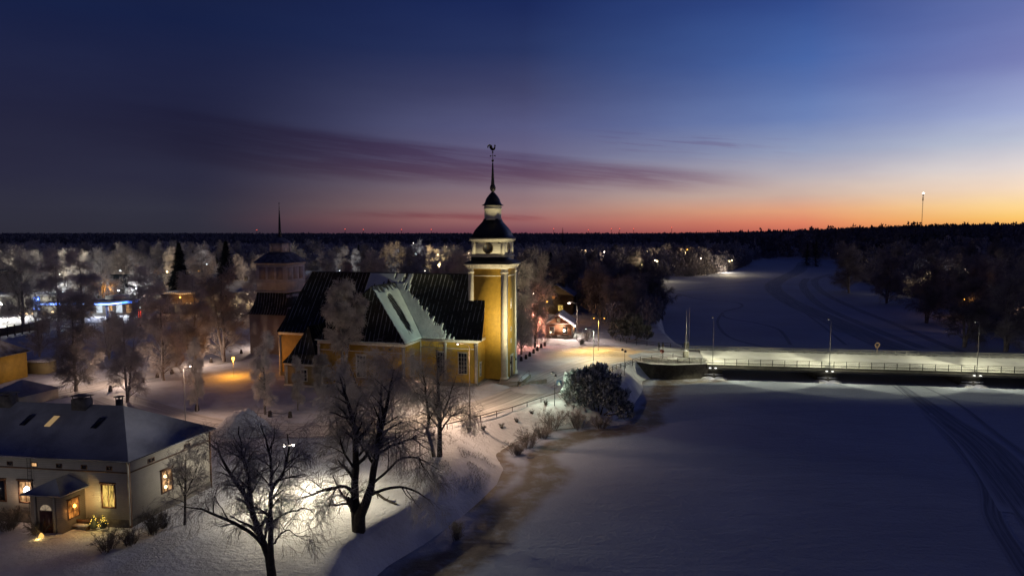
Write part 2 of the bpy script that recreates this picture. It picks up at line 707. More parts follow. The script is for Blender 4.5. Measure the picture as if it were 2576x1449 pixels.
def inside(px, py, poly):
    r = np.zeros(px.shape, bool)
    n = len(poly)
    for i in range(n):
        ax, ay = poly[i][:2]
        bx, by = poly[(i + 1) % n][:2]
        c = ((ay > py) != (by > py)) & (px < (bx - ax) * (py - ay) / (by - ay + 1e-12) + ax)
        r ^= c
    return r


ICE = -3.0
gi = lambda x, y: G(x, y, ICE)
left_shore = [(-4, -90), (-9, 10), (-12, 35)] + [gi(*p) for p in
              [(935, 1470), (985, 1425), (1075, 1372), (1190, 1292), (1285, 1222), (1318, 1180), (1300, 1145), (1345, 1112),
               (1420, 1085), (1530, 1072), (1585, 1040), (1618, 990), (1640, 960)]] + \
             [(30.0, 138.5), (40.2, 140.2), (43.5, 156.5), (43.0, 170)] + [gi(*p) for p in
              [(1680, 850), (1668, 810), (1655, 770), (1648, 735), (1662, 700), (1780, 694), (1850, 681), (1888, 668),
               (1898, 656), (1960, 650)]]
right_shore = [gi(*p) for p in [(2085, 652), (2125, 668), (2142, 690), (2160, 712), (2240, 736), (2320, 760), (2395, 788),
                                (2440, 812), (2500, 838), (2576, 880)]] + \
              [(133, 160), (128, 130), (124, 90), (124, 40), (130, -90)]
RIVER = left_shore + right_shore

ROAD1 = [G(*p) for p in [(1790, 892), (1660, 893), (1570, 898), (1490, 912), (1410, 940), (1330, 982), (1240, 1018), (1120, 1050),
                         (980, 1072), (820, 1083), (640, 1084), (500, 1070), (380, 1040), (250, 1000)]]
ROAD2 = [G(*p) for p in [(1600, 890), (1530, 880), (1450, 867), (1380, 860), (1320, 860)]] + [(-12, 176), (-35, 172), (-52, 163), (-60, 145), (-68, 130), (-76, 112), (-92, 84)]
PLAZA = [G(*p) for p in [(1290, 1000), (1340, 950), (1400, 905), (1450, 880), (1520, 890)]]
LANE = [G(*p) for p in [(-60, 830), (120, 812), (300, 805), (480, 808), (620, 812)]]


def terrain_h(x, y):
    """height of the land, the same function places everything that stands on it"""
    x = np.asarray(x, float)
    y = np.asarray(y, float)
    d = seg_dist(x, y, RIVER, True)
    ins = inside(x, y, RIVER)
    sd = np.where(ins, -d, d)
    cx, cy = G(1290, 1085)
    w = 3.6 + 9.0 * np.exp(-((x - cx) ** 2 + (y - cy) ** 2) / 15.0 ** 2)
    w = w + 5.5 * np.exp(-((x - 25) ** 2 + (y - 137) ** 2) / 6.0 ** 2)
    w = w + 22 * np.clip((y - 180) / 60, 0, 1) * np.clip((x - 60) / 40, 0, 1)
    t = np.clip((sd + 0.6) / w, 0, 1)
    bank = t * t * (3 - 2 * t)
    z = -3.7 + 3.7 * bank
    # abutment shelf held by a wall
    amp = np.clip((sd - 1) / 8, 0, 1)
    rd = np.minimum(np.minimum(seg_dist(x, y, ROAD1), seg_dist(x, y, ROAD2)), np.minimum(seg_dist(x, y, PLAZA) - 4, seg_dist(x, y, LANE)))
    off = np.clip((rd - 4.5) / 5, 0, 1)
    near = np.exp(-np.clip(y - 60, 0, None) / 300)
    z = z + (fbm(x, y, 0.09) - 0.47) * 0.9 * amp * off * near + (fbm(x, y, 0.7, 3) - 0.44) * 0.16 * amp * off * near
    z = z + 0.30 * np.exp(-((rd - 4.3) / 0.7) ** 2) * near * np.clip((sd - 1) / 3, 0, 1) * (0.4 + fbm(x, y, 0.35, 2))
    hill = np.clip((y - 470) / 420, 0, 1) * np.interp(x / np.maximum(y, 50.0), [.20, .36, .60, .80, 1.4], [0, 10, 19, 22, 22])
    z = z + hill * np.clip((sd - 1) / 60, 0, 1) * (.92 + .16 * fbm(x, y, .004, 2))
    z = z + np.clip((y - 1200) / 3000, 0, 1) * 3.0
    return z


def H(x, y):
    return float(terrain_h(np.array([x]), np.array([y]))[0])


def sgrid(lo, hi, fine_lo, fine_hi, step, grow=1.06):
    a = list(np.arange(fine_lo, fine_hi + step, step))
    s = step
    while a[-1] < hi:
        s *= grow
        a.append(a[-1] + s)
    s = step
    b = [a[0]]
    while b[-1] > lo:
        s *= grow
        b.append(b[-1] - s)
    return np.array(b[::-1][:-1] + a)


def grid_mesh(name, xs, ys, zf, m, kind='structure', keep=None, attrs=None):
    X, Y = np.meshgrid(xs, ys, indexing='xy')
    Z = zf(X.ravel(), Y.ravel())
    nx, ny = len(xs), len(ys)
    V = np.stack([X.ravel(), Y.ravel(), Z], 1)
    i = np.arange(nx - 1)[None, :] + (np.arange(ny - 1) * nx)[:, None]
    q = np.stack([i, i + 1, i + 1 + nx, i + nx], -1).reshape(-1, 4)
    if keep is not None:
        q = q[keep(V[q].mean(1))]
    b = MB()
    b.add(V, q)
    o = b.build(name, m, smooth=True)
    if attrs:
        for k, fn in attrs.items():
            at = o.data.attributes.new(k, 'FLOAT', 'POINT')
            at.data.foreach_set('value', fn(V[:, 0], V[:, 1]).astype(np.float32))
    o['kind'] = kind
    return o


xs = sgrid(-9000, 9000, -82, 82, 0.62, 1.055)
ys = sgrid(-400, 9500, 40, 185, 0.62, 1.045)
grid_mesh('ground', xs, ys, terrain_h, SNOW)

# ice: wet brown rim along the near shore, snow covered beyond
ice_m = bpy.data.materials.new('river_ice')
ice_m.use_nodes = True
b_ = NB(ice_m.node_tree)
p_ = ice_m.node_tree.nodes['Principled BSDF']
at_ = b_.n('ShaderNodeAttribute', attribute_name='shore')
t_ = b_.n('ShaderNodeTexCoord')
wv = b_.noise(t_.outputs['Object'], 0.09, 4.0, 0.55)
wv2 = b_.noise(t_.outputs['Object'], 0.5, 4.0, 0.6)
dd = b_.math('ADD', at_.outputs['Fac'], b_.math('MULTIPLY', b_.math('SUBTRACT', wv, 0.5), 7.0))
wet = b_.math('MULTIPLY', b_.rng(dd, 0.4, 2.0), b_.rng(dd, 6.6, 4.6))
wet = b_.math('MULTIPLY', wet, b_.rng(wv2, 0.30, 0.55, 0.45, 1.0))
sn = b_.mix(b_.rng(b_.noise(t_.outputs['Object'], 0.035, 5.0, 0.6), 0.3, 0.7), (0.34, 0.385, 0.50, 1), (0.275, 0.31, 0.41, 1))
b_.put(p_.inputs['Base Color'], b_.mix(wet, sn, (0.135, 0.112, 0.098, 1)))
b_.put(p_.inputs['Roughness'], b_.rng(wet, 0, 1, 0.8, 0.62))
p_.inputs['Specular IOR Level'].default_value = 0.25
bn_ = b_.n('ShaderNodeBump')
bn_.inputs['Distance'].default_value = 0.03
mpi = b_.n('ShaderNodeMapping')
mpi.inputs['Scale'].default_value = (.35, 1.0, 1.0)
mpi.inputs['Rotation'].default_value = (0, 0, .5)
b_.link(t_.outputs['Object'], mpi.inputs[0])
hh = b_.math('MULTIPLY_ADD', b_.noise(mpi.outputs[0], .35, 6.0, .62, .6), 2.2, b_.noise(t_.outputs['Object'], 2.2, 5.0, 0.7))
bn_.inputs['Distance'].default_value = 0.16
b_.put(bn_.inputs['Height'], hh)
b_.link(bn_.outputs[0], p_.inputs['Normal'])

NEAR_SHORE = [p for p in left_shore if p[1] < 142]


def shore_attr(x, y):
    d = seg_dist(x, y, NEAR_SHORE)
    return np.where(y > 139.5, 30.0, d)


def ice_keep(c):
    return inside(c[:, 0], c[:, 1], RIVER) | (seg_dist(c[:, 0], c[:, 1], RIVER, True) < 3.0)


xi_ = sgrid(-25, 330, -16, 60, 0.8, 1.04)
yi_ = sgrid(-90, 900, 42, 150, 0.8, 1.03)
grid_mesh('ice', xi_, yi_, lambda x, y: np.full(x.shape, ICE), ice_m, keep=ice_keep, attrs={'shore': shore_attr})

# snow tracks on the ice, where sleds have packed the snow
trk = bpy.data.materials.new('packed_track')
trk.use_nodes = True
b_ = NB(trk.node_tree)
p_ = trk.node_tree.nodes['Principled BSDF']
at_ = b_.n('ShaderNodeAttribute', attribute_name='edge')
t_ = b_.n('ShaderNodeTexCoord')
nzf = b_.noise(t_.outputs['UV'], 1.0, 3.0, 0.6)
uvs = b_.n('ShaderNodeSeparateXYZ')
b_.link(t_.outputs['UV'], uvs.inputs[0])
cmbu = b_.n('ShaderNodeCombineXYZ')
b_.put(cmbu.inputs[0], b_.math('MULTIPLY', uvs.outputs[0], 1.0))
b_.put(cmbu.inputs[1], b_.math('MULTIPLY', uvs.outputs[1], 0.02))
stre = b_.rng(b_.noise(cmbu.outputs[0], 2.2, 4.0, 0.7), 0.42, 0.56)
sn = b_.mix(b_.rng(b_.noise(t_.outputs['Object'], 0.035, 5.0, 0.6), 0.3, 0.7), (0.34, 0.385, 0.50, 1), (0.275, 0.31, 0.41, 1))
b_.put(p_.inputs['Base Color'], b_.mix(b_.math('MULTIPLY', at_.outputs['Fac'], b_.math('MULTIPLY_ADD', stre, 0.45, 0.55)), sn, (0.09, 0.11, 0.18, 1)))
p_.inputs['Roughness'].default_value = 0.8


def ribbon_mesh(name, lines, m, z=ICE + 0.004, kind='structure', zf=None):
    V, Q, E, UV = [], [], [], []
    n0 = 0
    for pts, w in lines:
        P = np.array([p[:2] for p in pts], float)
        # resample smooth (catmull)
        out = []
        for i in range(len(P) - 1):
            p0, p1, p2, p3 = P[max(i - 1, 0)], P[i], P[i + 1], P[min(i + 2, len(P) - 1)]
            k = max(2, int(np.linalg.norm(p2 - p1) / 1.5))
            for t in np.linspace(0, 1, k, endpoint=False):
                out.append(0.5 * ((2 * p1) + (-p0 + p2) * t + (2 * p0 - 5 * p1 + 4 * p2 - p3) * t * t + (-p0 + 3 * p1 - 3 * p2 + p3) * t ** 3))
        out.append(P[-1])
        P = np.array(out)
        T = np.gradient(P, axis=0)
        T /= np.linalg.norm(T, axis=1, keepdims=True) + 1e-9
        N = np.stack([-T[:, 1], T[:, 0]], 1)
        L = np.concatenate([[0], np.cumsum(np.linalg.norm(np.diff(P, axis=0), axis=1))])
        ww = np.full(len(P), w) if np.isscalar(w) else np.interp(np.linspace(0, 1, len(P)), np.linspace(0, 1, len(w)), w)
        a = np.array([-1, -0.72, -0.36, 0, 0.36, 0.72, 1.0])
        e = np.array([0, 1, 1, 1, 1, 1, 0.0])
        K = len(a)
        X = P[:, None] + N[:, None] * (a[None, :, None] * ww[:, None, None] / 2)
        X = X.reshape(-1, 2)
        Z = np.full(len(X), z) if zf is None else zf(X[:, 0], X[:, 1]) + z
        V.append(np.column_stack([X, Z]))
        endf = np.clip(np.minimum(L, L[-1] - L) / 3.0, 0, 1) if zf is None else np.ones(len(P))
        E.append((endf[:, None] * e[None]).ravel())
        UV.append(np.stack([(a[None, :] * ww[:, None] / 2), np.repeat(L[:, None], K, 1)], -1).reshape(-1, 2))
        i = (np.arange(len(P) - 1) * K)[:, None] + np.arange(K - 1)[None]
        Q.append(np.stack([i, i + 1, i + 1 + K, i + K], -1).reshape(-1, 4) + n0)
        n0 += len(X)
        z += 0.003
    b = MB()
    Q = np.concatenate(Q)
    b.add(np.concatenate(V), Q)
    o = b.build(name, m, smooth=True)
    at = o.data.attributes.new('edge', 'FLOAT', 'POINT')
    at.data.foreach_set('value', np.concatenate(E).astype(np.float32))
    uv = o.data.uv_layers.new(name='uv')
    UV = np.concatenate(UV)
    li = np.zeros(len(o.data.loops), np.int32)
    o.data.loops.foreach_get('vertex_index', li)
    uv.data.foreach_set('uv', UV[li].astype(np.float32).ravel())
    o['kind'] = kind
    return o


tracks = [
    ([gi(*p) for p in [(2020, 660), (2010, 680), (1960, 705), (1945, 725), (1990, 760), (2080, 800), (2200, 855), (2330, 905)]], (11, 12, 12, 11, 10, 10, 10)),
    ([gi(*p) for p in [(2090, 690), (2050, 705), (2070, 735), (2150, 775), (2250, 815), (2350, 858), (2430, 890)]], (5, 5, 4, 3.4, 3.0)),
    ([gi(*p) for p in [(2030, 700), (2020, 720), (2060, 765), (2180, 820), (2330, 880)]], (5, 5, 4, 3.6)),
    ([gi(*p) for p in [(1660, 738), (1750, 728), (1860, 720), (1950, 722)]], 1.6),
    ([gi(*p) for p in [(1660, 745), (1760, 740), (1860, 735), (1960, 745), (2010, 775), (2100, 845), (2130, 870)]], 1.1),
    ([gi(*p) for p in [(1700, 712), (1800, 715), (1900, 708), (1960, 703)]], 1.6),
    ([gi(*p) for p in [(1690, 735), (1760, 752), (1850, 760), (1865, 772), (1820, 785), (1830, 800), (1900, 812), (1960, 830), (1990, 870)]], 1.3),
    ([gi(*p) for p in [(1820, 785), (1805, 810), (1830, 845), (1900, 868), (1960, 878)]], 1.1),
    ([gi(*p) for p in [(2080, 805), (2100, 830), (2150, 842)]], 0.8),
    ([gi(*p) for p in [(2150, 712), (2180, 700), (2230, 690)]], 1.0),
    ([gi(*p) for p in [(2235, 962), (2300, 1010), (2400, 1110), (2480, 1210), (2500, 1300), (2560, 1400), (2640, 1520)]], (0.3, 1.2, 1.6, 1.8, 1.8)),
    ([gi(*p) for p in [(2250, 960), (2360, 1040), (2480, 1130), (2620, 1300)]], (0.5, 4.5, 6.5, 7.5)),
    ([gi(*p) for p in [(2290, 958), (2400, 1010), (2500, 1085), (2600, 1160), (2700, 1260)]], (0.4, 0.9, 1.0)),
    ([gi(*p) for p in [(2340, 1040), (2440, 1140), (2530, 1250), (2640, 1400)]], (0.5, 0.7, 0.8)),
]
ribbon_mesh('snowmobile_path', tracks, trk)

# packed-snow roads
road_m = bpy.data.materials.new('packed_snow_road')
road_m.use_nodes = True
b_ = NB(road_m.node_tree)
p_ = road_m.node_tree.nodes['Principled BSDF']
p_.inputs['Roughness'].default_value = 0.62
t_ = b_.n('ShaderNodeTexCoord')
uvs = b_.n('ShaderNodeSeparateXYZ')
b_.link(t_.outputs['UV'], uvs.inputs[0])
cmbu = b_.n('ShaderNodeCombineXYZ')
b_.put(cmbu.inputs[0], b_.math('MULTIPLY', uvs.outputs[0], 0.9))
b_.put(cmbu.inputs[1], b_.math('MULTIPLY', uvs.outputs[1], 0.025))
st = b_.rng(b_.noise(cmbu.outputs[0], 2.0, 4.0, 0.6, 0.3), 0.38, 0.58)
pat = b_.rng(b_.noise(t_.outputs['Object'], 0.8, 5.0, 0.65), 0.35, 0.7)
cc = b_.mix(st, (0.62, 0.60, 0.59, 1), (0.36, 0.34, 0.33, 1))
b_.put(p_.inputs['Base Color'], b_.mix(b_.math('MULTIPLY', pat, 0.45), cc, (0.42, 0.41, 0.40, 1)))
bn_ = b_.n('ShaderNodeBump')
bn_.inputs['Distance'].default_value = 0.02
b_.put(bn_.inputs['Height'], b_.noise(t_.outputs['Object'], 2.5, 4.0, 0.6))
b_.link(bn_.outputs[0], p_.inputs['Normal'])
ribbon_mesh('road', [(ROAD1, 7.4)], road_m, z=0.05, zf=lambda x, y: np.maximum(terrain_h(x, y), 0.0))
ribbon_mesh('side_road', [(ROAD2, 6.2), (LANE, 6.0)], road_m, z=0.062, zf=lambda x, y: np.maximum(terrain_h(x, y), 0.0))

# ------------------------------------------------------------------ church
RC = R(-15.5)
C0 = G(1273, 962)
church = thing('church', 'ochre wooden church with dark sheet roof and tall clock tower beside the frozen river', 'church', (C0[0], C0[1], 0), RC)


def hb(mb, x0, x1, y0, y1, z0, z1, mi=0):
    return mb.box(min(x0, x1), max(x0, x1), min(y0, y1), max(y0, y1), z0, z1, mi)


ZE = 8.3     # eave height
XL, XR = -43.3, -4.0
YF, YB = -4.7, 11.7
YR = 3.5
ZR = 19.2
AX0, AX1, AC = -30.6, -14.6, -22.6   # arms
AYF, AYB = -11.8, 18.8
ZA = 17.5

m = MB()
hb(m, XL, XR, YF, YB, -1, ZE)
m.slab([(XR, YF, ZE), (XR, YB, ZE), (XR, YR, ZR - 0.5)], (-0.3, 0, 0))
m.build('nave_wall', OCHRE, church)
m = MB()
hb(m, AX0, AX1, AYF, YF - 0.003, -1, ZE)
hb(m, AX0, AX1, YB + 0.003, AYB, -1, ZE)
m.build_split('transept_wall', OCHRE, church)
# white trim: corner boards, cornice, plinth
m = MB()
for (x, y) in ((XR, YF), (AX1, YF), (AX1, AYF), (AX0, AYF), (XL, YF), (XL, YB), (-9.7, YF)):
    hb(m, x - 0.35, x + 0.08, y - 0.10, y + 0.35, -0.6, ZE - 0.55)
    hb(m, x - 0.45, x + 0.16, y - 0.18, y + 0.4, ZE - 1.05, ZE - 0.85)
for x in (AX1 + 0.07,):
    hb(m, x - 0.02, x + 0.03, AYF, YF, 0.7, 0.95)
m.build_split('corner_board', WHITEP, church)
m = MB()
hb(m, AX1 + 0.3, XR + 0.25, YF - 0.28, YF + 0.05, ZE - 0.55, ZE - 0.02)
hb(m, XL - 0.25, AX0 - 0.3, YF - 0.28, YF + 0.05, ZE - 0.55, ZE - 0.02)
hb(m, AX0 - 0.28, AX1 + 0.28, AYF - 0.28, AYF + 0.05, ZE - 0.55, ZE - 0.02)
hb(m, AX1 - 0.05, AX1 + 0.29, AYF + 0.06, YF - 0.3, ZE - 0.55, ZE - 0.02)
hb(m, AX0 - 0.29, AX0 + 0.05, AYF + 0.06, YF - 0.3, ZE - 0.55, ZE - 0.02)
hb(m, XR - 0.05, XR + 0.28, YF + 0.06, -0.2, ZE - 0.55, ZE - 0.02)
hb(m, XL - 0.28, XL + 0.05, YF + 0.06, YB, ZE - 0.55, ZE - 0.02)
hb(m, AX1 + 0.1, XR, YF - 0.06, YF + 0.03, ZE - 1.75, ZE - 1.6)
hb(m, AX0, AX1, AYF - 0.06, AYF + 0.03, ZE - 1.75, ZE - 1.6)
m.build_split('cornice', WHITEP, church)
m = MB()
hb(m, XL - 0.12, XR + 0.12, YF - 0.13, YB, -1.2, 0.55)
hb(m, AX0 - 0.12, AX1 + 0.12, AYF - 0.13, AYB, -1.2, 0.551)
m.build('plinth', STONE, church)


# roofs as thick plates with the overhang
def plate(mb, pts, th=0.16):
    a = [Vector(p) for p in pts]
    n = (a[1] - a[0]).cross(a[2] - a[0]).normalized()
    if n.z < 0:
        n = -n
    mb.slab([tuple(p) for p in a], tuple(-n * th))


OV = 0.5
ze = ZE - 0.0
XE = XL - 0.45      # left end at the eave
m = MB()
plate(m, [(XE, YF - OV, ze), (-2.9, YF - OV, ze), (-3.45, -2.0, ze + (3.2 / 8.7) * 10.9), (-4.0, 0.0, ze + (5.2 / 8.7) * 10.9), (-6.9, YR, ZR), (-41.2, YR, ZR)])
plate(m, [(XE, YB + OV, ze), (-4, YB + OV, ze), (-4.0, 7.0, ze + (5.2 / 8.7) * 10.9), (-6.9, YR, ZR), (-41.2, YR, ZR)])
m.build('nave_roof', ROOFX, church)
m = MB()
plate(m, [(XE, YF - OV, ze), (XE, YB + OV, ze), (-41.2, YR, ZR)])
sl = (ZA - ZE) / (AC - AX0 + OV)
yap = -7.6
for sgn, ya, ye, yin in ((1, yap, AYF - OV, 2.2), (-1, 2 * YR - yap, AYB + OV, 4.8)):
    plate(m, [(AX1 + OV, ye, ze), (AX1 + OV, YF - OV if sgn > 0 else YB + OV, ze), (AC, yin, ZA), (AC, ya, ZA)])
    plate(m, [(AX0 - OV, ye, ze), (AX0 - OV, YF - OV if sgn > 0 else YB + OV, ze), (AC, yin, ZA), (AC, ya, ZA)])
m.build_split('transept_roof', ROOFY, church)
m = MB()
plate(m, [(AX0 - OV, AYF - OV, ze), (AX1 + OV, AYF - OV, ze), (AC, yap, ZA)])
plate(m, [(AX0 - OV, AYB + OV, ze), (AX1 + OV, AYB + OV, ze), (AC, 2 * YR - yap, ZA)])
m.build_split('hip_roof', ROOFX, church)
m = MB()
m.tube([(-41.2, YR, ZR + 0.02), (-6.9, YR, ZR + 0.02)], 0.11, 6)
m.tube([(AC, 2.2, ZA + 0.02), (AC, yap, ZA + 0.02)], 0.09, 6)
m.tube([(AC, yap, ZA), (AX1 + OV, AYF - OV, ze)], 0.07, 5)
m.tube([(AC, yap, ZA), (AX0 - OV, AYF - OV, ze)], 0.07, 5)
m.build('ridge_cap', BLACKM, church)


# snow left on the lee slope and in the valley
def snow_on_plane(mb, o, du, dv, nu, nv, keepf, th=0.09):
    o, du, dv = Vector(o), Vector(du), Vector(dv)
    nr = du.cross(dv).normalized()
    if nr.z < 0:
        nr = -nr
    K = [[keepf((i + .5) / nu, (j + .5) / nv) for j in range(nv)] for i in range(nu)]
    vid = {}
    V, Fc = [], []

    def vt(i, j, top):
        k = (i, j, top)
        if k not in vid:
            vid[k] = len(V)
            V.append(tuple(o + du * (i / nu) + dv * (j / nv) + nr * (th * (0.7 + 0.6 * random.random()) if top else 0.012)))
        return vid[k]
    for i in range(nu):
        for j in range(nv):
            if not K[i][j]:
                continue
            Fc.append((vt(i, j, 1), vt(i + 1, j, 1), vt(i + 1, j + 1, 1), vt(i, j + 1, 1)))
            for (a, b2, c2, d2, ii, jj) in ((i, j, i + 1, j, i, j - 1), (i + 1, j, i + 1, j + 1, i + 1, j), (i + 1, j + 1, i, j + 1, i, j + 1), (i, j + 1, i, j, i - 1, j)):
                if not (0 <= ii < nu and 0 <= jj < nv) or not K[ii][jj]:
                    Fc.append((vt(a, b2, 1), vt(a, b2, 0), vt(c2, d2, 0), vt(c2, d2, 1)))
    mb.add(V, np.array(Fc))


random.seed(3)


def n1(x, y=0.0):
    return float(vnoise(np.array([x]), np.array([y]))[0])


m = MB()
# transept east slope: u along y from front eave to back, v up the slope
yA, yB_ = AYF - OV, 2.2


def keep_arm(u, v):
    y = yA + u * (yB_ - yA)
    xx = v      # 0 eave .. 1 ridge
    hip = (y - yA) / (yap - yA)           # hip edge
    if v > hip * 1.0 and y < yap:
        return False
    # valley edge
    vy = (YF - OV) + v * (2.2 - (YF - OV))
    if y > vy - 0.05:
        return False
    # bare streaks where the snow slid off
    st = n1(y * 2.6, 1.0)
    if 0.10 + 0.10 * st < v < 0.66 + 0.2 * st and abs(y - (-7.9 + 4.5 * v) - 0.5 * (st - .5)) < 0.85 + 0.5 * st - 0.4 * abs(v - .4):
        return False
    if v > 0.86 + 0.12 * n1(y * 3.1, 9.0):
        return False
    return True


snow_on_plane(m, (AX1 + OV, yA, ze + 0.0), (0, yB_ - yA, 0), (AC - AX1 - OV, 0, ZA - ze), 74, 34, keep_arm)
# nave front slope, beside the valley
xa, xb = AC, -7.0


def keep_nave(u, v):
    x = xa + u * (xb - xa)
    vx = AC + (1 - v * (10.9 / (ZA - ZE))) * (AX1 + OV - AC)     # valley line
    if v > (ZA - ZE) / 10.9:
        return False
    if x < vx + 0.05:
        return False
    wgt = 4.6 * (1 - v) ** 1.3 + 1.1 + 0.9 * (n1(math.floor(x / 0.82) * 1.7, 5) - .5)
    return x < vx + wgt * (0.75 + 0.45 * n1(x * 5.0, 3))


snow_on_plane(m, (xa, YF - OV, ze), (xb - xa, 0, 0), (0, 8.7, 10.9), 76, 52, keep_nave)
# thin remains along the ridge and eaves


def keep_ridge(u, v):
    x = -41 + u * 33.5
    if -29 < x < -18.5 and v > 0.80 - 0.15 * n1(x * 1.5, 2):
        return n1(x * 2.2, v * 5) > 0.30
    if v < 0.02 and x > -8:
        return n1(x * 1.9, 7) > 0.35
    return v < 0.014 and n1(x * 1.3, 8) > 0.45


snow_on_plane(m, (-41, YF - OV, ze), (33.5, 0, 0), (0, 8.7, 10.9), 130, 70, keep_ridge, 0.05)
# snow lip on the transept eave
for k in range(34):
    x = AX0 - 0.3 + k * 0.49
    m.cbox((x, AYF - OV - 0.02, ze + 0.02), (0.5, 0.28 + 0.1 * random.random(), 0.10 + 0.07 * random.random()))
m.build_split('roof_snow', PATCH, church)


def window(parent, c, n, w, h, pane=GLASS, frame=WHITEP, bars=(1, 2), fw=0.12, label=None, header=True, depth=0.05):
    """framed window in a wall: c = centre of the bottom edge, n = outward normal (local x,y)"""
    n = Vector((n[0], n[1], 0)).normalized()
    t = Vector((-n.y, n.x, 0))
    M = aff((t.x, t.y), (n.x, n.y), c)
    f = MB(M)
    f.box(-w / 2 - fw, -w / 2, -0.03, depth, -fw, h + fw)
    f.box(w / 2, w / 2 + fw, -0.03, depth, -fw, h + fw)
    f.box(-w / 2, w / 2, -0.03, depth, -fw, 0)
    f.box(-w / 2, w / 2, -0.03, depth, h, h + fw)
    if header:
        f.box(-w / 2 - fw * 1.6, w / 2 + fw * 1.6, -0.03, depth + 0.10, h + fw + 0.002, h + fw * 1.9)
    for i in range(bars[0]):
        x = -w / 2 + w * (i + 1) / (bars[0] + 1)
        f.box(x - 0.03, x + 0.03, -0.02, depth - 0.012, 0, h)
    for i in range(bars[1]):
        z = h * (i + 1) / (bars[1] + 1)
        f.box(-w / 2, w / 2, -0.02, depth - 0.017, z - 0.025, z + 0.025)
    fo = f.build('window', frame, parent)
    g = MB(M)
    g.box(-w / 2, w / 2, -0.02, 0.012, 0, h)
    g.build('pane', pane, fo)
    return fo


for x in (-10.6, -6.6, -37.5):
    window(church, (x, YF, 2.2), (0, -1), 1.5, 3.6, bars=(2, 4), fw=0.12)
for x in (AC,):
    window(church, (x, AYF, 2.2), (0, -1), 1.6, 3.6, bars=(2, 4), fw=0.2)
window(church, (AX1, -8.4, 2.2), (1, 0), 1.4, 3.6, bars=(2, 4), fw=0.18)
window(church, (XR, -2.6, 1.6), (1, 0), 0.8, 2.2, bars=(1, 3), fw=0.15)

# sacristy
m = MB()
sx0, sx1, sy0, sy1 = -37.0, -30.75, -12.4, -4.8
hb(m, sx0, sx1, sy0, sy1, -1, 4.1)
m.build('sacristy_wall', clap('sacristy_boards', (0.30, 0.22, 0.10), 0.22), church)
m = MB()
for (x, y) in ((sx0, sy0), (sx1, sy0)):
    hb(m, x - 0.25, x + 0.25, y - 0.08, y + 0.25, 0.1, 3.6)
hb(m, sx0 - 0.3, sx1 + 0.3, sy0 - 0.25, sy0 + 0.04, 3.62, 4.08)
hb(m, sx0 - 0.3, sx0 + 0.04, sy0 + 0.05, sy1, 3.62, 4.08)
hb(m, sx0 - 0.35, sx1 + 0.35, sy0 - 0.35, sy0 + 0.04, -0.1, 0.25)
m.build('sacristy_trim', WHITEP, church)
m = MB()
sc_ = (sx0 + sx1) / 2
a = [(sx0 - .5, sy0 - .5, 4.1), (sx1 + .5, sy0 - .5, 4.1), (sx1 + .5, sy1 + .2, 4.1), (sx0 - .5, sy1 + .2, 4.1)]
mid = [(sx0 + .6, sy0 + .5, 5.6), (sx1 - .6, sy0 + .5, 5.6), (sx1 - .6, sy1 + .2, 5.6), (sx0 + .6, sy1 + .2, 5.6)]
top = [(sc_, sy0 + 2.6, 10.4), (sc_, sy1 + .2, 10.4)]
plate(m, [a[0], a[1], mid[1], mid[0]])
plate(m, [mid[0], mid[1], top[0]])
m.build('sacristy_front_roof', ROOFX, church)
m = MB()
plate(m, [a[1], a[2], mid[2], mid[1]])
plate(m, [a[0], a[3], mid[3], mid[0]])
plate(m, [mid[1], mid[2], top[1], top[0]])
plate(m, [mid[0], mid[3], top[1], top[0]])
m.build('sacristy_side_roof', ROOFY, church)
window(church, (sc_ + 0.4, sy0, 1.0), (0, -1), 1.1, 1.9, bars=(1, 2), fw=0.14)

# tower
tz = 20.72
m = MB()
hb(m, -7, 0, 0, 7, 0.5, tz)
m.build('tower_wall', OCHRE, church)
m = MB()
pw = 1.0
for x in (-7 - .10, 0 - pw + .10):
    for y in (0 - .10, 7 - pw + .10):
        hb(m, x, x + pw, y, y + pw, 0.4, tz - 0.2)
        hb(m, x - .12, x + pw + .12, y - .12, y + pw + .12, 0.0, 0.9)
        hb(m, x - .10, x + pw + .10, y - .10, y + pw + .10, tz - 1.0, tz - 0.75)
hb(m, -7 + .7, -.7, -0.06, 0.1, tz - 1.55, tz - 1.42)
hb(m, -.1, .06, .7, 6.3, tz - 1.55, tz - 1.42)
m.build_split('pilaster', WHITEP, church)
m = MB()
hb(m, -7.25, .25, -.25, 7.25, tz - .2, tz + .12)
hb(m, -7.5, .5, -.5, 7.5, tz + .12, tz + .42)
hb(m, -7.75, .75, -.75, 7.75, tz + .42, tz + .66)
for k in range(14):
    hb(m, -7.1 + k * .5, -6.9 + k * .5, -.62, -.5, tz + .16, tz + .4)
    hb(m, .5, .62, .1 + k * .5, .3 + k * .5, tz + .16, tz + .4)
m.build('tower_cornice', WHITEP, church)
cx, cy = -3.5, 3.5
s2 = math.sqrt(2)
m = MB()
m.lathe([(4.3 * s2, tz + .66), (3.5 * s2, tz + 1.15), (3.15 * s2, tz + 1.25), (3.15 * s2, tz + 2.0)], (cx, cy), 4, math.pi / 4)
m.build('tower_skirt_roof', BLACKM, church)
m = MB()
hb(m, cx - 3.25, cx + 3.25, cy - 3.25, cy + 3.25, tz + 1.9, tz + 2.15)
hb(m, cx - 3.0, cx + 3.0, cy - 3.0, cy + 3.0, tz + 2.15, 25.35)
for dx in (-1, 1):
    for dy in (-1, 1):
        hb(m, cx + dx * 2.75 - .33, cx + dx * 2.75 + .33, cy + dy * 2.75 - .33, cy + dy * 2.75 + .33, tz + 2.16, 25.2)
hb(m, cx - 3.15, cx + 3.15, cy - 3.15, cy + 3.15, 25.35, 25.55)
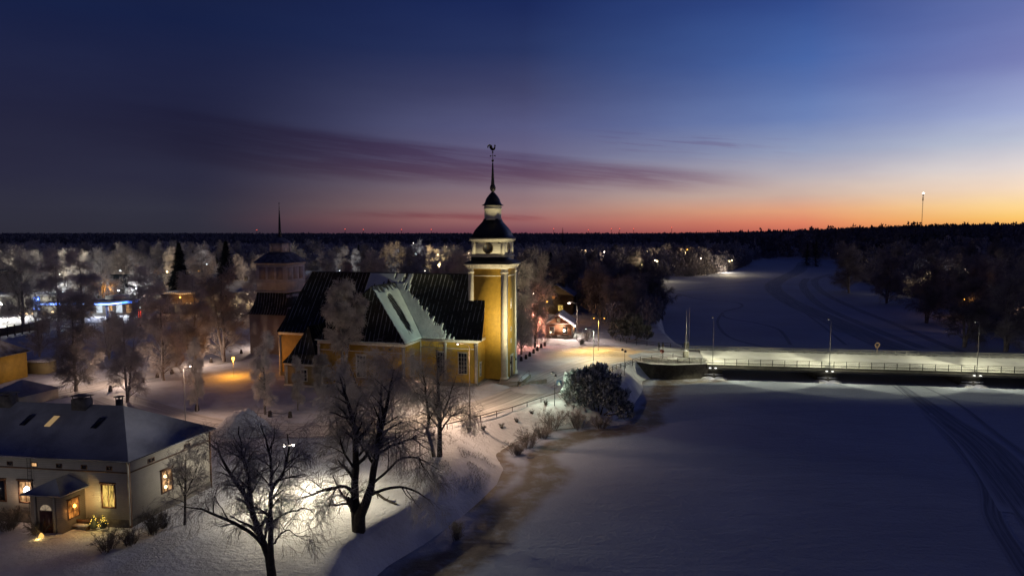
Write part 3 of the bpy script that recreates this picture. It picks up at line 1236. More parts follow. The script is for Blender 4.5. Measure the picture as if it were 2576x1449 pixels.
hb(m, cx - 3.4, cx + 3.4, cy - 3.4, cy + 3.4, 25.551, 25.98)
m.build('clock_stage', WHITEB, church)
m = MB()
for k in (-2.2, 0, 2.2):
    hb(m, cx + k - .35, cx + k + .35, cy - 3.06, cy - 2.9, 25.05, 25.2)
    hb(m, cx + 2.9, cx + 3.06, cy + k - .35, cy + k + .35, 25.05, 25.2)
m.build_split('vent', BLACKM, church)
for n_, c_ in (((0, -1), (cx, cy - 3.0)), ((1, 0), (cx + 3.0, cy))):
    n = Vector((n_[0], n_[1], 0))
    t = Vector((-n.y, n.x, 0))
    M = aff((t.x, t.y), (n.x, n.y), (c_[0], c_[1], 24.15))
    f = MB(M)
    a = np.linspace(0, 2 * math.pi, 33)[:-1]
    f.slab([(0.98 * math.cos(q), 0.09, 0.98 * math.sin(q)) for q in a], (0, -0.12, 0))
    ck = f.build('clock_face', mat('clock_black', (0.02, 0.018, 0.02), 0.5), church)
    h = MB(M)
    h.slab([(-.035, .13, -.15), (.035, .13, -.15), (.02, .13, .62), (-.02, .13, .62)], (0, -.02, 0))
    h.build('clock_hand', mat('gilt', (0.35, 0.22, 0.06), 0.4, metal=0.7), ck)
    h = MB(M)
    h.slab([(-.12, .15, .02), (-.12, .15, -.03), (.5, .15, -.12), (.5, .15, -.07)], (0, -.012, 0))
    h.build('clock_hand', MATS['gilt'], ck)
    h = MB(M)
    for q in range(12):
        aa = q * math.pi / 6
        h.tube([(0.78 * math.cos(aa), .1, .78 * math.sin(aa)), (0.9 * math.cos(aa), .1, .9 * math.sin(aa))], .022, 4)
    h.lathe([(.83, .1), (.85, .1)], (0, 0), 4, cap=False) if False else h.tube([(.84 * math.cos(q), .1, .84 * math.sin(q)) for q in np.linspace(0, 2 * math.pi, 33)], .012, 4)
    h.build('hour_marks', MATS['gilt'], ck)
m = MB()
m.lathe([(3.62 * s2, 25.985), (3.3 * s2, 26.12), (3.0 * s2, 26.4), (2.88 * s2, 26.8), (2.68 * s2, 27.3), (2.3 * s2, 27.9), (1.85 * s2, 28.5),
         (1.5 * s2, 29.0), (1.32 * s2, 29.5)], (cx, cy), 4, math.pi / 4)
m.build('dome', BLACKM, church, smooth=False)
m = MB()
m.lathe([(1.72, 29.3), (1.72, 29.5), (1.55, 29.52), (1.55, 31.2), (1.68, 31.25), (1.68, 31.45), (1.6, 31.5), (1.6, 31.9)], (cx, cy), 8, math.pi / 8)
m.build('lantern', WHITEB, church)
m = MB()
m.lathe([(2.0, 31.9), (2.0, 31.97), (1.6, 32.2), (1.42, 32.6), (1.25, 33.1), (.85, 33.7), (.45, 34.15), (.22, 34.4), (.3, 34.5), (.5, 34.8), (.55, 35.15), (.45, 35.5), (.33, 35.75), (.33, 35.9), (.3, 36.2), (.2, 38.0), (.11, 39.6), (.05, 39.65)], (cx, cy), 8, math.pi / 8)
m.build('spire', BLACKM, church, smooth=False)
m = MB()
m.tube([(cx, cy, 39.5), (cx, cy, 42.0)], .05, 6)
m.lathe([(.02, 39.75), (.2, 39.9), (.24, 40.03), (.2, 40.17), (.02, 40.3)], (cx, cy), 8)
m.lathe([(.02, 41.35), (.13, 41.45), (.16, 41.55), (.13, 41.65), (.02, 41.75)], (cx, cy), 8)
for dx in (-.42, .42):
    m.lathe([(.02, 40.72), (.11, 40.8), (.14, 40.88), (.11, 40.96), (.02, 41.04)], (cx + dx, cy), 8)
m.tube([(cx - .42, cy, 40.88), (cx + .42, cy, 40.88)], .03, 4)
m.build('finial', IRON, church)
# weathercock, tail to the left
m = MB()
ck = [(-.10, 0), (.12, 0), (.36, .1), (.48, .35), (.5, .7), (.56, .8), (.44, 1.0), (.34, .98), (.26, .9), (.30, .7), (.22, .5), (.08, .42), (-.05, .5),
      (-.08, .75), (-.22, .95), (-.5, 1.08), (-.82, 1.0), (-.98, .75), (-.95, .5), (-.75, .42), (-.8, .62), (-.68, .8), (-.52, .8), (-.62, .6), (-.55, .42), (-.42, .25), (-.3, .1)]
m.slab([(cx + a * 1.05, cy - .03, 41.85 + b * 1.05) for a, b in ck], (0, .06, 0))
m.build('weathercock', IRON, church)
# tower door, lamps, small openings
m = MB()
hb(m, 0.0, .10, 2.6, 2.85, 0.6, 4.3)
hb(m, 0.0, .10, 4.25, 4.5, 0.6, 4.3)
hb(m, 0.0, .14, 2.5, 4.6, 4.3, 4.6)
dr = m.build('door_frame', WHITEP, church)
m = MB()
hb(m, 0.0, .06, 2.85, 3.545, 0.6, 4.3)
hb(m, 0.0, .06, 3.555, 4.25, 0.6, 4.3)
for y in (3.0, 3.7):
    hb(m, .06, .09, y, y + .42, 0.9, 2.2)
    hb(m, .06, .09, y, y + .42, 2.5, 3.9)
d_ = m.build('door', WOODD, church)
m = MB()
m.tube([(.07, 3.62, 2.1), (.14, 3.62, 2.1), (.14, 3.75, 2.1)], .025, 5)
m.build('handle', GALV, d_)
for y in (1.9, 5.4):
    m = MB()
    m.tube([(0, y, 3.6), (.3, y, 3.75), (.38, y, 3.6)], .03, 5)
    m.lathe([(.05, 3.55), (.14, 3.45), (.14, 3.2), (.06, 3.12)], (.38, y), 6)
    m.build('wall_lantern', IRON, church)
for (y, z, h, mm) in ((3.3, 13.2, 1.7, GLASS), (3.3, 9.0, .7, WHITEP), (3.3, 6.8, .7, WHITEP)):
    window(church, (0, y, z), (1, 0), .42, h, pane=mm, bars=(0, 1), fw=.08, header=False)
m = MB()
m.tube([(XR + .22, YF - .2, ZE - .4), (XR + .22, YF - .2, 0.2)], .06, 6)
m.tube([(AX1 + .25, YF - .25, ZE - .4), (AX1 + .25, YF - .25, 0.2)], .06, 6)
m.tube([(AX1 + .22, AYF - .2, ZE - .4), (AX1 + .22, AYF - .2, 0.2)], .06, 6)
m.tube([(sx0 - .2, sy0 - .2, 3.9), (sx0 - .2, sy0 - .2, 0.2)], .05, 6)
m.build_split('downpipe', GALV, church)
# stairs, landing and curved cheek wall
m = MB()
for k in range(6):
    hb(m, -.8 + k * 0 - .05 * k, 2.6 + .10 * k, -1.7 - .36 * k, -1.34 - .36 * k, -1.1, .62 - .16 * k)
hb(m, .4, 3.4, -1.34, 5.0, -1.1, .62)
hb(m, -.8, .4, -1.34, -.15, -1.1, .621)
m.build('stairs', mat('stair_stone', (0.20, 0.17, 0.12), 0.9, var=.4, vscale=2), church)
m = MB()
for k in range(6):
    hb(m, -.8 - .05 * k + .1, 2.5 + .10 * k, -1.66 - .36 * k, -1.38 - .36 * k, .622 - .16 * k, .66 - .16 * k)
hb(m, .6, 3.2, -1.2, 4.8, .622, .70)
m.build('stair_snow', SNOW, church)
m = MB()
pp = [(3.4, -3.6), (3.7, -2.4), (4.3, -1.2), (5.2, 0.0), (6.2, 1.0), (6.9, 1.6)]
for a, b2 in zip(pp[:-1], pp[1:]):
    m.slab([(a[0], a[1], -.8), (b2[0], b2[1], -.8), (b2[0], b2[1], .75), (a[0], a[1], .55)], (.35, -.25, 0))
m.build('cheek_wall', mat('pale_plaster', (0.40, 0.36, 0.30), 0.9, var=.3), church)
m = MB()
m.tube([(3.2, -3.4, 0), (3.2, -3.4, 1.0), (3.3, -1.3, 1.6), (3.3, 4.0, 1.6), (3.3, 4.0, .6)], .03, 5)
m.tube([(3.3, -1.3, 1.6), (3.3, -1.3, .6)], .03, 5)
m.build('handrail', IRON, church)

# ------------------------------------------------------------------ bell tower
bx_, by_ = S(707, 700, 155)[:2]
bell = thing('bell_tower', 'grey brown wooden bell tower with thin spire behind the left end of the church', 'bell tower', (bx_, by_, 0), RC)
BT = clap('weathered_boards', (0.36, 0.30, 0.27), 0.25, .7)
m = MB()
m.box(-5.0, 5.0, -5.0, 5.0, -1, 8.9)
m.build('base_wall', BT, bell)
m = MB()
m.lathe([(5.4 * s2, 8.9), (4.9 * s2, 9.5), (4.3 * s2, 11.0), (3.9 * s2, 12.6), (3.7 * s2, 13.9)], (0, 0), 4, math.pi / 4)
m.build('skirt_roof', seam_roof('belfry_roof', 0, .7), bell)
m = MB()
m.box(-3.75, 3.75, -3.75, 3.75, 13.9, 20.2)
m.box(-3.95, 3.95, -3.95, 3.95, 13.7, 14.0)
m.box(-3.85, 3.85, -3.85, 3.85, 16.0, 16.15)
m.box(-4.0, 4.0, -4.0, 4.0, 19.9, 20.3)
m.build('bell_stage', mat('weathered_white', (0.55, 0.50, 0.46), 0.8, var=.2, vscale=1.2), bell)
m = MB()
for k in (-2.2, 0, 2.2):
    m.box(k - .8, k + .8, -3.80, -3.7, 16.6, 19.3)
    m.box(3.7, 3.80, k - .8, k + .8, 16.6, 19.3)
m.build_split('louvre_shutter', BT, bell)
m = MB()
m.lathe([(4.4 * s2, 20.3), (4.0 * s2, 20.6), (3.2 * s2, 21.4), (2.2 * s2, 22.3), (1.7 * s2, 22.6)], (0, 0), 4, math.pi / 4)
m.lathe([(1.9 * s2, 24.6), (1.5 * s2, 25.0), (.8 * s2, 25.6), (.3 * s2, 26.0)], (0, 0), 4, math.pi / 4)
m.build('upper_roof', mat('frosted_sheet', (0.05, 0.05, 0.06), .7, color2=(.18, .18, .2), vscale=1.0), bell)
m = MB()
m.box(-1.5, 1.5, -1.5, 1.5, 22.5, 24.6)
for dx in (-1, 1):
    for dy in (-1, 1):
        m.box(dx * 1.4 - .25, dx * 1.4 + .25, dy * 1.4 - .25, dy * 1.4 + .25, 22.5, 24.59)
m.build('lantern', MATS['weathered_white'], bell)
m = MB()
m.lathe([(.42, 26.0), (.36, 26.6), (.22, 30), (.07, 32.6), (.03, 33.5)], (0, 0), 6)
m.lathe([(.02, 33.4), (.16, 33.55), (.02, 33.7)], (0, 0), 6)
m.build('spire', BLACKM, bell)


# ------------------------------------------------------------------ houses
def house(name, label, origin, ux, uy, w, d, h, rise, wall, roof, rtype='hip', ov=.5, cat='house', wins=(), chim=(), base=None, z0=-1.0, hipin=None, roofth=.18, group=None):
    """origin = front-left... local x along the front (ux), local y away (uy)"""
    z = origin[2]
    T = thing(name, label, cat, origin, 0, group)
    ux = Vector((ux[0], ux[1])).normalized()
    uy = Vector((uy[0], uy[1])).normalized()
    M = aff(ux, uy)
    b = MB(M)
    b.box(0, w, 0, d, z0, h)
    if rtype == 'gable_y':    # ridge runs along y
        b.slab([(0, 0, h), (w, 0, h), (w / 2, 0, h + rise)], (0, .2, 0))
        b.slab([(0, d - .2, h), (w, d - .2, h), (w / 2, d - .2, h + rise)], (0, .2, 0))
    if rtype == 'gable_x':
        b.slab([(0, 0, h), (0, d, h), (0, d / 2, h + rise)], (.2, 0, 0))
        b.slab([(w - .2, 0, h), (w - .2, d, h), (w - .2, d / 2, h + rise)], (.2, 0, 0))
    b.build('wall', wall, T)
    if base:
        b = MB(M)
        b.box(-.06, w + .06, -.06, d + .06, z0, .7)
        b.build('foundation', base, T)
    r = MB(M)

    def pl(p):
        plate(r, p, roofth)
    if rtype == 'hip':
        hi = hipin if hipin is not None else d / 2
        zr = h + rise
        pl([(-ov, -ov, h), (w + ov, -ov, h), (w - hi, d / 2, zr), (hi, d / 2, zr)])
        pl([(-ov, d + ov, h), (w + ov, d + ov, h), (w - hi, d / 2, zr), (hi, d / 2, zr)])
        pl([(-ov, -ov, h), (-ov, d + ov, h), (hi, d / 2, zr)])
        pl([(w + ov, -ov, h), (w + ov, d + ov, h), (w - hi, d / 2, zr)])
    elif rtype == 'gable_y':
        k = rise / (w / 2)
        for sx in (0, 1):
            xe = -ov if sx == 0 else w + ov
            pl([(xe, -ov, h - ov * k + .12), (w / 2, -ov, h + rise + .12), (w / 2, d + ov, h + rise + .12), (xe, d + ov, h - ov * k + .12)])
    elif rtype == 'gable_x':
        k = rise / (d / 2)
        for sy in (0, 1):
            ye = -ov if sy == 0 else d + ov
            pl([(-ov, ye, h - ov * k + .12), (-ov, d / 2, h + rise + .12), (w + ov, d / 2, h + rise + .12), (w + ov, ye, h - ov * k + .12)])
    else:
        r.box(-ov, w + ov, -ov, d + ov, h + .002, h + .4)
    r.build('roof', roof, T)
    for wn in wins:
        side, u, zz, ww, hh, pane = wn[:6]
        kw = wn[6] if len(wn) > 6 else {}
        if side == 'f':
            c, n = (u, 0), -uy
            nn = Vector((ux.y, -ux.x))
        elif side == 'r':
            c, nn = (w, u), Vector((uy.y, -uy.x))
        elif side == 'l':
            c, nn = (0, u), -Vector((uy.y, -uy.x))
        else:
            c, nn = (u, d), -Vector((ux.y, -ux.x))
        pw_ = ux * c[0] + uy * c[1]
        window(T, (pw_.x, pw_.y, zz), nn, ww, hh, pane=pane, **kw)
    for (x, y, cw, cd, z1, z2, mm) in chim:
        b = MB(M)
        b.box(x - cw / 2, x + cw / 2, y - cd / 2, y + cd / 2, z1, z2)
        b.box(x - cw / 2 - .1, x + cw / 2 + .1, y - cd / 2 - .1, y + cd / 2 + .1, z2 + .25, z2 + .33)
        for sx in (-1, 1):
            for sy in (-1, 1):
                b.box(x + sx * cw * .42 - .03, x + sx * cw * .42 + .03, y + sy * cd * .42 - .03, y + sy * cd * .42 + .03, z2, z2 + .25)
        b.build('chimney', mm, T)
    T['_M'] = [ux.x, ux.y, uy.x, uy.y]
    return T


# big manor-like house at lower left. right front corner at G(327,1328)
hx, hy = -35.0, 60.75
uxh = Vector((13.0, -1.75)).normalized()
uyh = Vector((3.0, 10.0)).normalized()
HW, HD, HH = 30.0, 10.4, 6.35
org = Vector((hx, hy)) - uxh * HW
fr = dict(frame=BROWNW, bars=(1, 0), fw=.14, depth=.08)
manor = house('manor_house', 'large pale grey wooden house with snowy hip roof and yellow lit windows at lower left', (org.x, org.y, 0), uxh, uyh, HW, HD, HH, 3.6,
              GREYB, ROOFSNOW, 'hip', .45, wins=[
                  ('f', HW - 2.1, 1.9, 1.15, 2.0, LIT_Y, fr), ('f', HW - 10.6, 1.9, 1.2, 1.9, LIT_W, fr), ('f', HW - 13.4, 1.9, 1.2, 1.9, GLASS, fr),
                  ('f', HW - 16.8, 1.9, 1.2, 1.9, GLASS, fr), ('r', 4.4, 1.9, 1.2, 2.0, LIT_W, fr),
                  ] + [('f', HW - 1.9 - k * 2.55, 5.35, .5, .3, GLASS if k not in (3,) else LIT_W, dict(frame=BROWNW, bars=(0, 0), fw=.05, header=False)) for k in range(6)]
              + [('r', 2.6, 5.35, .7, .3, GLASS, dict(frame=BROWNW, bars=(1, 0), fw=.06, header=False)), ('r', 7.2, 5.35, .7, .3, GLASS, dict(frame=BROWNW, bars=(1, 0), fw=.06, header=False))],
              chim=[(HW - 9.2, 4.9, 1.5, .9, 8.6, 10.6, STONE), (HW - 17.5, 4.9, 1.5, .9, 8.6, 10.6, STONE), (HW - 5.6, 5.4, .45, .45, 9.0, 10.5, IRON)], base=STONE, hipin=5.0)
Mh = aff(uxh, uyh)
m = MB(Mh)
m.box(-.06, HW + .07, -.09, -.02, 5.1, 5.2)
m.box(HW + .01, HW + .09, .0, HD, 5.1, 5.2)
m.box(HW - .04, HW + .10, -.10, .06, 0, HH)
m.box(HW - .02, HW + .10, HD - .1, HD + .04, 0, HH)
m.build_split('brown_trim', BROWNW, manor)
m = MB(Mh)
m.tube([(HW + .2, -.35, HH - .1), (HW + .12, -.2, 5.9), (HW + .12, -.2, .3)], .06, 6)
m.build_split('downpipe', GALV, manor)
# skylights follow the front roof slope
k_ = 3.6 / (HD / 2)
for (x, mm) in ((HW - 10.8, LIT_D), (HW - 5.9, GLASS), (HW - 13.5, GLASS)):
    m = MB(Mh)
    y0_, y1_ = 2.6, 3.7
    zz0 = HH + (y0_ + .45) * 3.6 / (5.2 + .45) + .05
    zz1 = HH + (y1_ + .45) * 3.6 / (5.2 + .45) + .05
    m.slab([(x - .3, y0_, zz0), (x + .3, y0_, zz0), (x + .3, y1_, zz1), (x - .3, y1_, zz1)], (0, 0, .06))
    m.build('skylight', mm, manor)
# roof ladder
m = MB(Mh)
for dx in (-.2, .2):
    m.tube([(HW - 9.9 + dx, -.2, 1.0), (HW - 9.9 + dx, -.2, HH)], .025, 4)
for k in range(12):
    m.tube([(HW - 10.1, -.2, 1.3 + k * .4), (HW - 9.7, -.2, 1.3 + k * .4)], .015, 4)
m.build('wall_ladder', IRON, manor)
# porch
px0, px1, pd, ph = HW - 7.6, HW - 4.5, 2.4, 3.8
m = MB(Mh)
m.box(px0, px1, -pd, -.02, -1, ph)
porch = m.build('porch', clap('porch_boards', (0.26, 0.21, 0.17), .18), manor)
m = MB(Mh)
a0, a1, a2, a3 = (px0 - .5, -pd - .5, ph), (px1 + .5, -pd - .5, ph), (px1 + .5, -.03, ph), (px0 - .5, -.03, ph)
pk = [((px0 + px1) / 2, -1.3, ph + 1.0), ((px0 + px1) / 2, -.03, ph + 1.0)]
plate(m, [a0, a1, pk[0]])
plate(m, [a1, a2, pk[1], pk[0]])
plate(m, [a0, a3, pk[1], pk[0]])
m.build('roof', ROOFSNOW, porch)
m = MB(Mh)
dcx = (px0 + px1) / 2
m.box(dcx - .6, dcx + .6, -pd - .06, -pd + .01, .2, 2.2)
for x in (-.5, .06):
    m.box(dcx + x, dcx + x + .44, -pd - .085, -pd - .06, .4, 1.9)
m.build('door', WOODD, porch)
m = MB(Mh)
aa = np.linspace(0, math.pi, 13)
m.slab([(dcx + .55 * math.cos(q), -pd - .03, 2.28 + .5 * math.sin(q)) for q in aa], (0, .02, 0))
m.build('fanlight', emis('fanlight_glow', (1, .75, .5), .28), porch)
m = MB(Mh)
for x in (dcx - 1.0, dcx + .9):
    m.box(x - .09, x + .09, -pd - .1, -pd + .01, .1, ph - .2)
for q in (math.pi / 4, math.pi / 2, 3 * math.pi / 4):
    m.tube([(dcx, -pd - .06, 2.3), (dcx + .55 * math.cos(q), -pd - .06, 2.28 + .5 * math.sin(q))], .02, 4)
m.build('door_surround', mat('dull_white_trim', (.22, .2, .18), .7), porch)
pwv = uxh * px1 + uyh * (-1.25)
window(manor, (pwv.x, pwv.y, 1.3), (uyh.y, -uyh.x), 1.0, 1.6, pane=LIT_O, frame=BROWNW, bars=(1, 2), fw=.1)
pl_ = uxh * (px1 + .6) + uyh * (-1.7)
m = MB()
m.lathe([(.03, 2.35), (.12, 2.45), (.12, 2.6), (.03, 2.7)], (pl_.x, pl_.y), 8)
m.build('porch_lamp', GLOW_O, manor)
point(manor, (pl_.x + .1, pl_.y, 2.45), 35, (1, .45, .12), .1)
# windows spill light onto the snow
wv_ = uxh * (HW - 2.1) + uyh * (-.5)
point(manor, (wv_.x, wv_.y, 2.6), 22, (1, .75, .3), .4)
wv_ = uxh * (HW - 10.6) + uyh * (-.5)
point(manor, (wv_.x, wv_.y, 2.4), 14, (1, .6, .35), .3)
wv_ = uxh * (HW - 10.35) + uyh * (-.15)
m = MB()
m.lathe([(.02, 2.6), (.2, 2.75), (.26, 3.0), (.2, 3.3), (.02, 3.45)], (wv_.x, wv_.y), 8)
m.build_split('window_lamp', GLOW_P, manor)
wv_ = uxh * (HW + .12) + uyh * 4.1
m = MB()
m.lathe([(.02, 2.2), (.14, 2.3), (.14, 2.45), (.02, 2.55)], (wv_.x, wv_.y), 8)
m.lathe([(.02, 3.2), (.16, 3.3), (.16, 3.5), (.02, 3.6)], (wv_.x, wv_.y), 8)
m.build_split('window_lamp', emis('window_star', (1, .7, .35), 5), manor)


def world_of(px, py, z=None):
    g = G(px, py)
    return (g[0], g[1], H(*g) if z is None else z)


# outbuildings by the house
p = G(28, 968)
house('orange_outbuilding', 'ochre yellow outbuilding with round dark roof at the far left edge', (p[0] - 11.6, p[1] - .5, 0), (1, -.12), (.15, 1), 9.0, 8, 5.0, 3.4, OCHRE, mat('brown_snow_roof', (.1, .09, .09), .9, color2=(.25, .25, .27), vscale=.8), 'hip', .5, cat='shed')
p = G(60, 940)
house('shed', 'low yellowish shed with flat snowy roof left of the frosted birches', (p[0], p[1], 0), (1, 0), (0, 1), 4.4, 3.0, 2.2, .5, clap('dull_yellow_boards', (.30, .25, .12)), SNOW, 'flat', .4, cat='shed')
p = G(75, 1010)
m0 = thing('low_building', 'low building whose pyramid of roof snow shows behind the manor chimney', 'outbuilding', (p[0] - 1, p[1], 0))
m = MB(aff((.99, -.13), (.28, .96)))
m.box(-3.4, 3.4, -2.8, 2.8, -1, 1.6)
m.build('wall', GREYB, m0)
m = MB(aff((.99, -.13), (.28, .96)))
m.lathe([(4.2 * s2 * .8, 1.6), (.05, 3.6)], (0, 0), 4, math.pi / 4)
m.build('roof', ROOFSNOW, m0)

# red cottage
cp = G(1369, 848)
ux_c = Vector((G(1435, 852)[0] - cp[0], G(1435, 852)[1] - cp[1])).normalized()
ux_c = Vector((1.0, -.16)).normalized()
uy_c = Vector((.16, 1.0)).normalized()
fw_ = dict(frame=WHITEP, bars=(1, 2), fw=.16)
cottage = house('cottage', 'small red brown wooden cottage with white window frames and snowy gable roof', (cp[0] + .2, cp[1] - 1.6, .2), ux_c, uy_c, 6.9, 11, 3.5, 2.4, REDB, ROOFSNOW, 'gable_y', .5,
                wins=[('f', 1.7, 1.1, 1.0, 1.5, GLASS, fw_), ('f', 5.1, 1.1, 1.0, 1.5, GLASS, fw_), ('f', 3.4, 4.1, .7, .8, LIT_D, dict(frame=WHITEP, bars=(1, 1), fw=.12)),
                      ('r', 2.0, 1.1, .8, 1.3, LIT_D, fw_)], base=STONE)
Mc = aff(ux_c, uy_c)
m = MB(Mc)
m.box(-.08, .22, -.09, .1, 0, 3.4)
m.box(6.68, 6.98, -.09, .1, 0, 3.4)
m.box(-.1, 7.0, -.12, -.02, 3.4, 3.62)
kx = 2.4 / 3.45
for s_ in (-1, 1):
    xe = 3.45 + s_ * 3.95
    ze_ = 3.5 - .5 * kx + .10
    m.slab([(xe, -.56, ze_ - .28), (3.45, -.56, 5.9 - .18), (3.45, -.56, 6.08), (xe, -.56, ze_ + .02)], (0, .06, 0))
m.build_split('white_trim', WHITEP, cottage)
m = MB(Mc)
m.lathe([(.02, 1.5), (.2, 1.65), (.27, 1.9), (.2, 2.15), (.02, 2.3)], (4.85, -.15), 8)
m.lathe([(.02, 1.2), (.12, 1.28), (.16, 1.4), (.02, 1.55)], (1.4, -.13), 8)
m.build_split('window_star', emis('bright_star', (1, .8, .5), 9), cottage)
m = MB(Mc)
m.box(7.05, 7.3, 5.6, 5.85, 2.1, 2.5)
m.build('wall_lamp', GLOW_W, cottage)
wl = ux_c * 7.5 + uy_c * 5.7
point(cottage, (wl.x, wl.y, 2.2), 110, (1, .88, .65), .15)
# house behind it
p = G(1395, 790)
house('dark_house', 'two storey dark house with lit windows among trees above the red cottage', (p[0] - 5, p[1], 0), (1, -.18), (.18, 1), 11, 12, 6.5, 3.4, mat('dark_ochre_wall', (.10, .07, .035), .9), ROOFSNOW, 'gable_y', .6,
      wins=[('f', 7.0, 1.2, 1.6, 1.9, LIT_Y, dict(frame=BROWNW, bars=(1, 1), fw=.1)), ('f', 4.6, 5.2, .8, .8, LIT_O, dict(frame=BROWNW, bars=(1, 0), fw=.08)),
            ('f', 1.5, 1.2, .8, .9, LIT_O, dict(frame=BROWNW, bars=(1, 0), fw=.08))], chim=[(7.5, 5, 1, 1, 8.5, 11, STONE)])

# ------------------------------------------------------------------ bridge
AB = [(26.2, 141.5), (28.6, 138.6), (33.2, 137.7), (40.5, 139.2), (43.6, 156.5), (36, 160), (25, 151)]
t = thing('stone_abutment', 'dark masonry abutment with frosty grass on top where the bridge meets the bank', 'abutment', (33, 140, 0))
m = MB()
P_ = [(x - 33, y - 140) for x, y in AB]
m.slab([(x, y, -3.9) for x, y in P_], (0, 0, 3.88))
m.build('masonry', DARKSTONE, t)
m = MB()
m.slab([(x * .995, y * 1.0, -.015) for x, y in P_], (0, 0, .07))
m.build('snow_top', SNOW, t)

bo = Vector((40.2, 138.6))
bux = Vector((58.4, -8.85)).normalized()
buy = Vector((-bux.y, bux.x))
BL, BW, BZ = 90.0, 15.4, 0.14
bridge = thing('road_bridge', 'low concrete road bridge with snowy deck and steel railings over the frozen river', 'bridge', (bo.x, bo.y, 0))
Mb = aff(bux, buy)
m = MB(Mb)
m.box(0, BL, 0, BW, -.35, 0)
m.box(0, BL, .05, .5, -1.0, -.351)
m.box(0, BL, 3.5, 4.2, -1.2, -.351)
m.box(0, BL, BW - .5, BW - .05, -1.25, -.351)
m.build('deck', CONC, bridge)
m = MB(Mb)
random.seed(5)
xsn = np.arange(0, BL + .1, .5)
ysn = np.array([.15, .8, 1.9, 2.3, 3.0, 6.0, 9.0, 12.0, 12.4, 13.2, 14.2, 14.8])
V = []
for x in xsn:
    for j, y in enumerate(ysn):
        zz = {0: .02, 1: .10, 2: .12, 3: .26, 4: .14, 8: .45, 9: .62, 10: .55, 11: .25}.get(j, BZ)
        if j in (3, 8, 9, 10):
            zz += .22 * (random.random() - .5)
        V.append((x, y + (.25 * (random.random() - .5) if j in (3, 8, 10, 11) else 0), zz))
ny_ = len(ysn)
Q = [(i * ny_ + j, (i + 1) * ny_ + j, (i + 1) * ny_ + j + 1, i * ny_ + j + 1) for i in range(len(xsn) - 1) for j in range(ny_ - 1)]
m.add(V, np.array(Q))
m.build('deck_snow', snowmat('deck_snow', (0.60, 0.60, 0.60), .03, 3.0, dark=(.50, .50, .49)), bridge, smooth=True)
for y, colr in ((.08, IRON), (BW - .12, GALV)):
    m = MB(Mb)
    x0r = -6.0 if y < 1 else -3.0
    for z, r in ((1.25, .06), (1.0, .04), (.42, .06), (.2, .05)):
        m.tube([(x0r, y, z), (BL, y, z)], r, 5)
    for x in np.arange(x0r, BL, 2.35):
        m.box(x - .05, x + .05, y - .05, y + .05, -.1, 1.25)
    for x in np.arange(0, BL, .13):
        m.box(x - .021, x + .021, y - .014, y + .014, .2, 1.0)
    m.build('railing', colr, bridge)
m = MB(Mb)
m.tube([(-4, BW - 1.0, .75), (BL, BW - 1.0, .75)], .09, 6)
for x in np.arange(-4, BL, 4.0):
    m.box(x - .06, x + .06, BW - 1.0, BW - .9, 0, .75)
m.build('guard_rail', GALV, bridge)


def bl(px, py=918, z=0.2):
    g = G(px, py, z)
    d = Vector(g) - bo
    return d.dot(bux)


PIERS = [bl(1795) + .4, bl(2078), bl(2414), bl(2414) + 25.5]
for k, x in enumerate(PIERS):
    m = MB(Mb)
    m.box(x - 1.9, x + 1.9, 1.6, BW - 1.2, -4, -1.0)
    m.slab([(x - 1.9, 1.6, -4), (x + 1.9, 1.6, -4), (x, .2, -4)], (0, 0, 2.2))
    m.box(x - 2.0, x + 2.0, .6, BW - .6, -1.24, -1.0)
    m.build('pier', CONC, bridge)
    m = MB(Mb)
    for dx in (-1, 1):
        m.lathe([(1.5, -3.0), (1.2, -2.75), (.6, -2.6), (.05, -2.55)], (x + dx * 1.2, .4), 9)
    m.box(x - 2.0, x + 1.9, .35, .75, -2.2, -2.08)
    m.build_split('pier_snow', SNOW, bridge)

ARMN = [0]


def lamp(name, label, base, h, arms, glow, r=.07, group=None, cat='street lamp', headsize=(.62, .26, .14), body=GALV, z=None, head_light=None, taper=.55):
    """pole with curved arms; arms = list of (dx, dy) in metres"""
    z = H(*base) if z is None else z
    T = thing(name, label, cat, (base[0], base[1], z), 0, group)
    m = MB()
    m.tube([(0, 0, -.3), (0, 0, h * .5), (0, 0, h)], [r, r * .8, r * taper], 7)
    m.build('pole', body, T)
    for dx, dy in arms:
        L = math.hypot(dx, dy)
        m = MB()
        if L > .3:
            m.tube([(0, 0, h - .05), (dx * .12, dy * .12, h + .22), (dx * .45, dy * .45, h + .35), (dx, dy, h + .36)], r * .5, 6)
        m.build('arm', body, T) if L > .3 else None
        a = math.atan2(dy, dx)
        M = aff((math.cos(a), math.sin(a)), (-math.sin(a), math.cos(a)), (dx, dy, h + (.30 if L > .3 else 0)))
        hd = MB(M)
        hs = headsize
        hd.slab([(-hs[0] / 2, -hs[1] / 2, 0), (hs[0] / 2, -hs[1] * .4, 0), (hs[0] / 2, hs[1] * .4, 0), (-hs[0] / 2, hs[1] / 2, 0)], (0, 0, hs[2]))
        hd.lathe([(hs[1] * .45, hs[2]), (hs[1] * .25, hs[2] * 1.5)], (0, 0), 6)
        ho = hd.build('lamp_head', IRON, T)
        gl = MB(M)
        gl.lathe([(.02, -.13), (hs[1] * .35, -.10), (hs[1] * .42, -.02), (hs[1] * .42, -.004)], (0, 0), 8)
        gl.build('bulb', glow, ho)
    return T


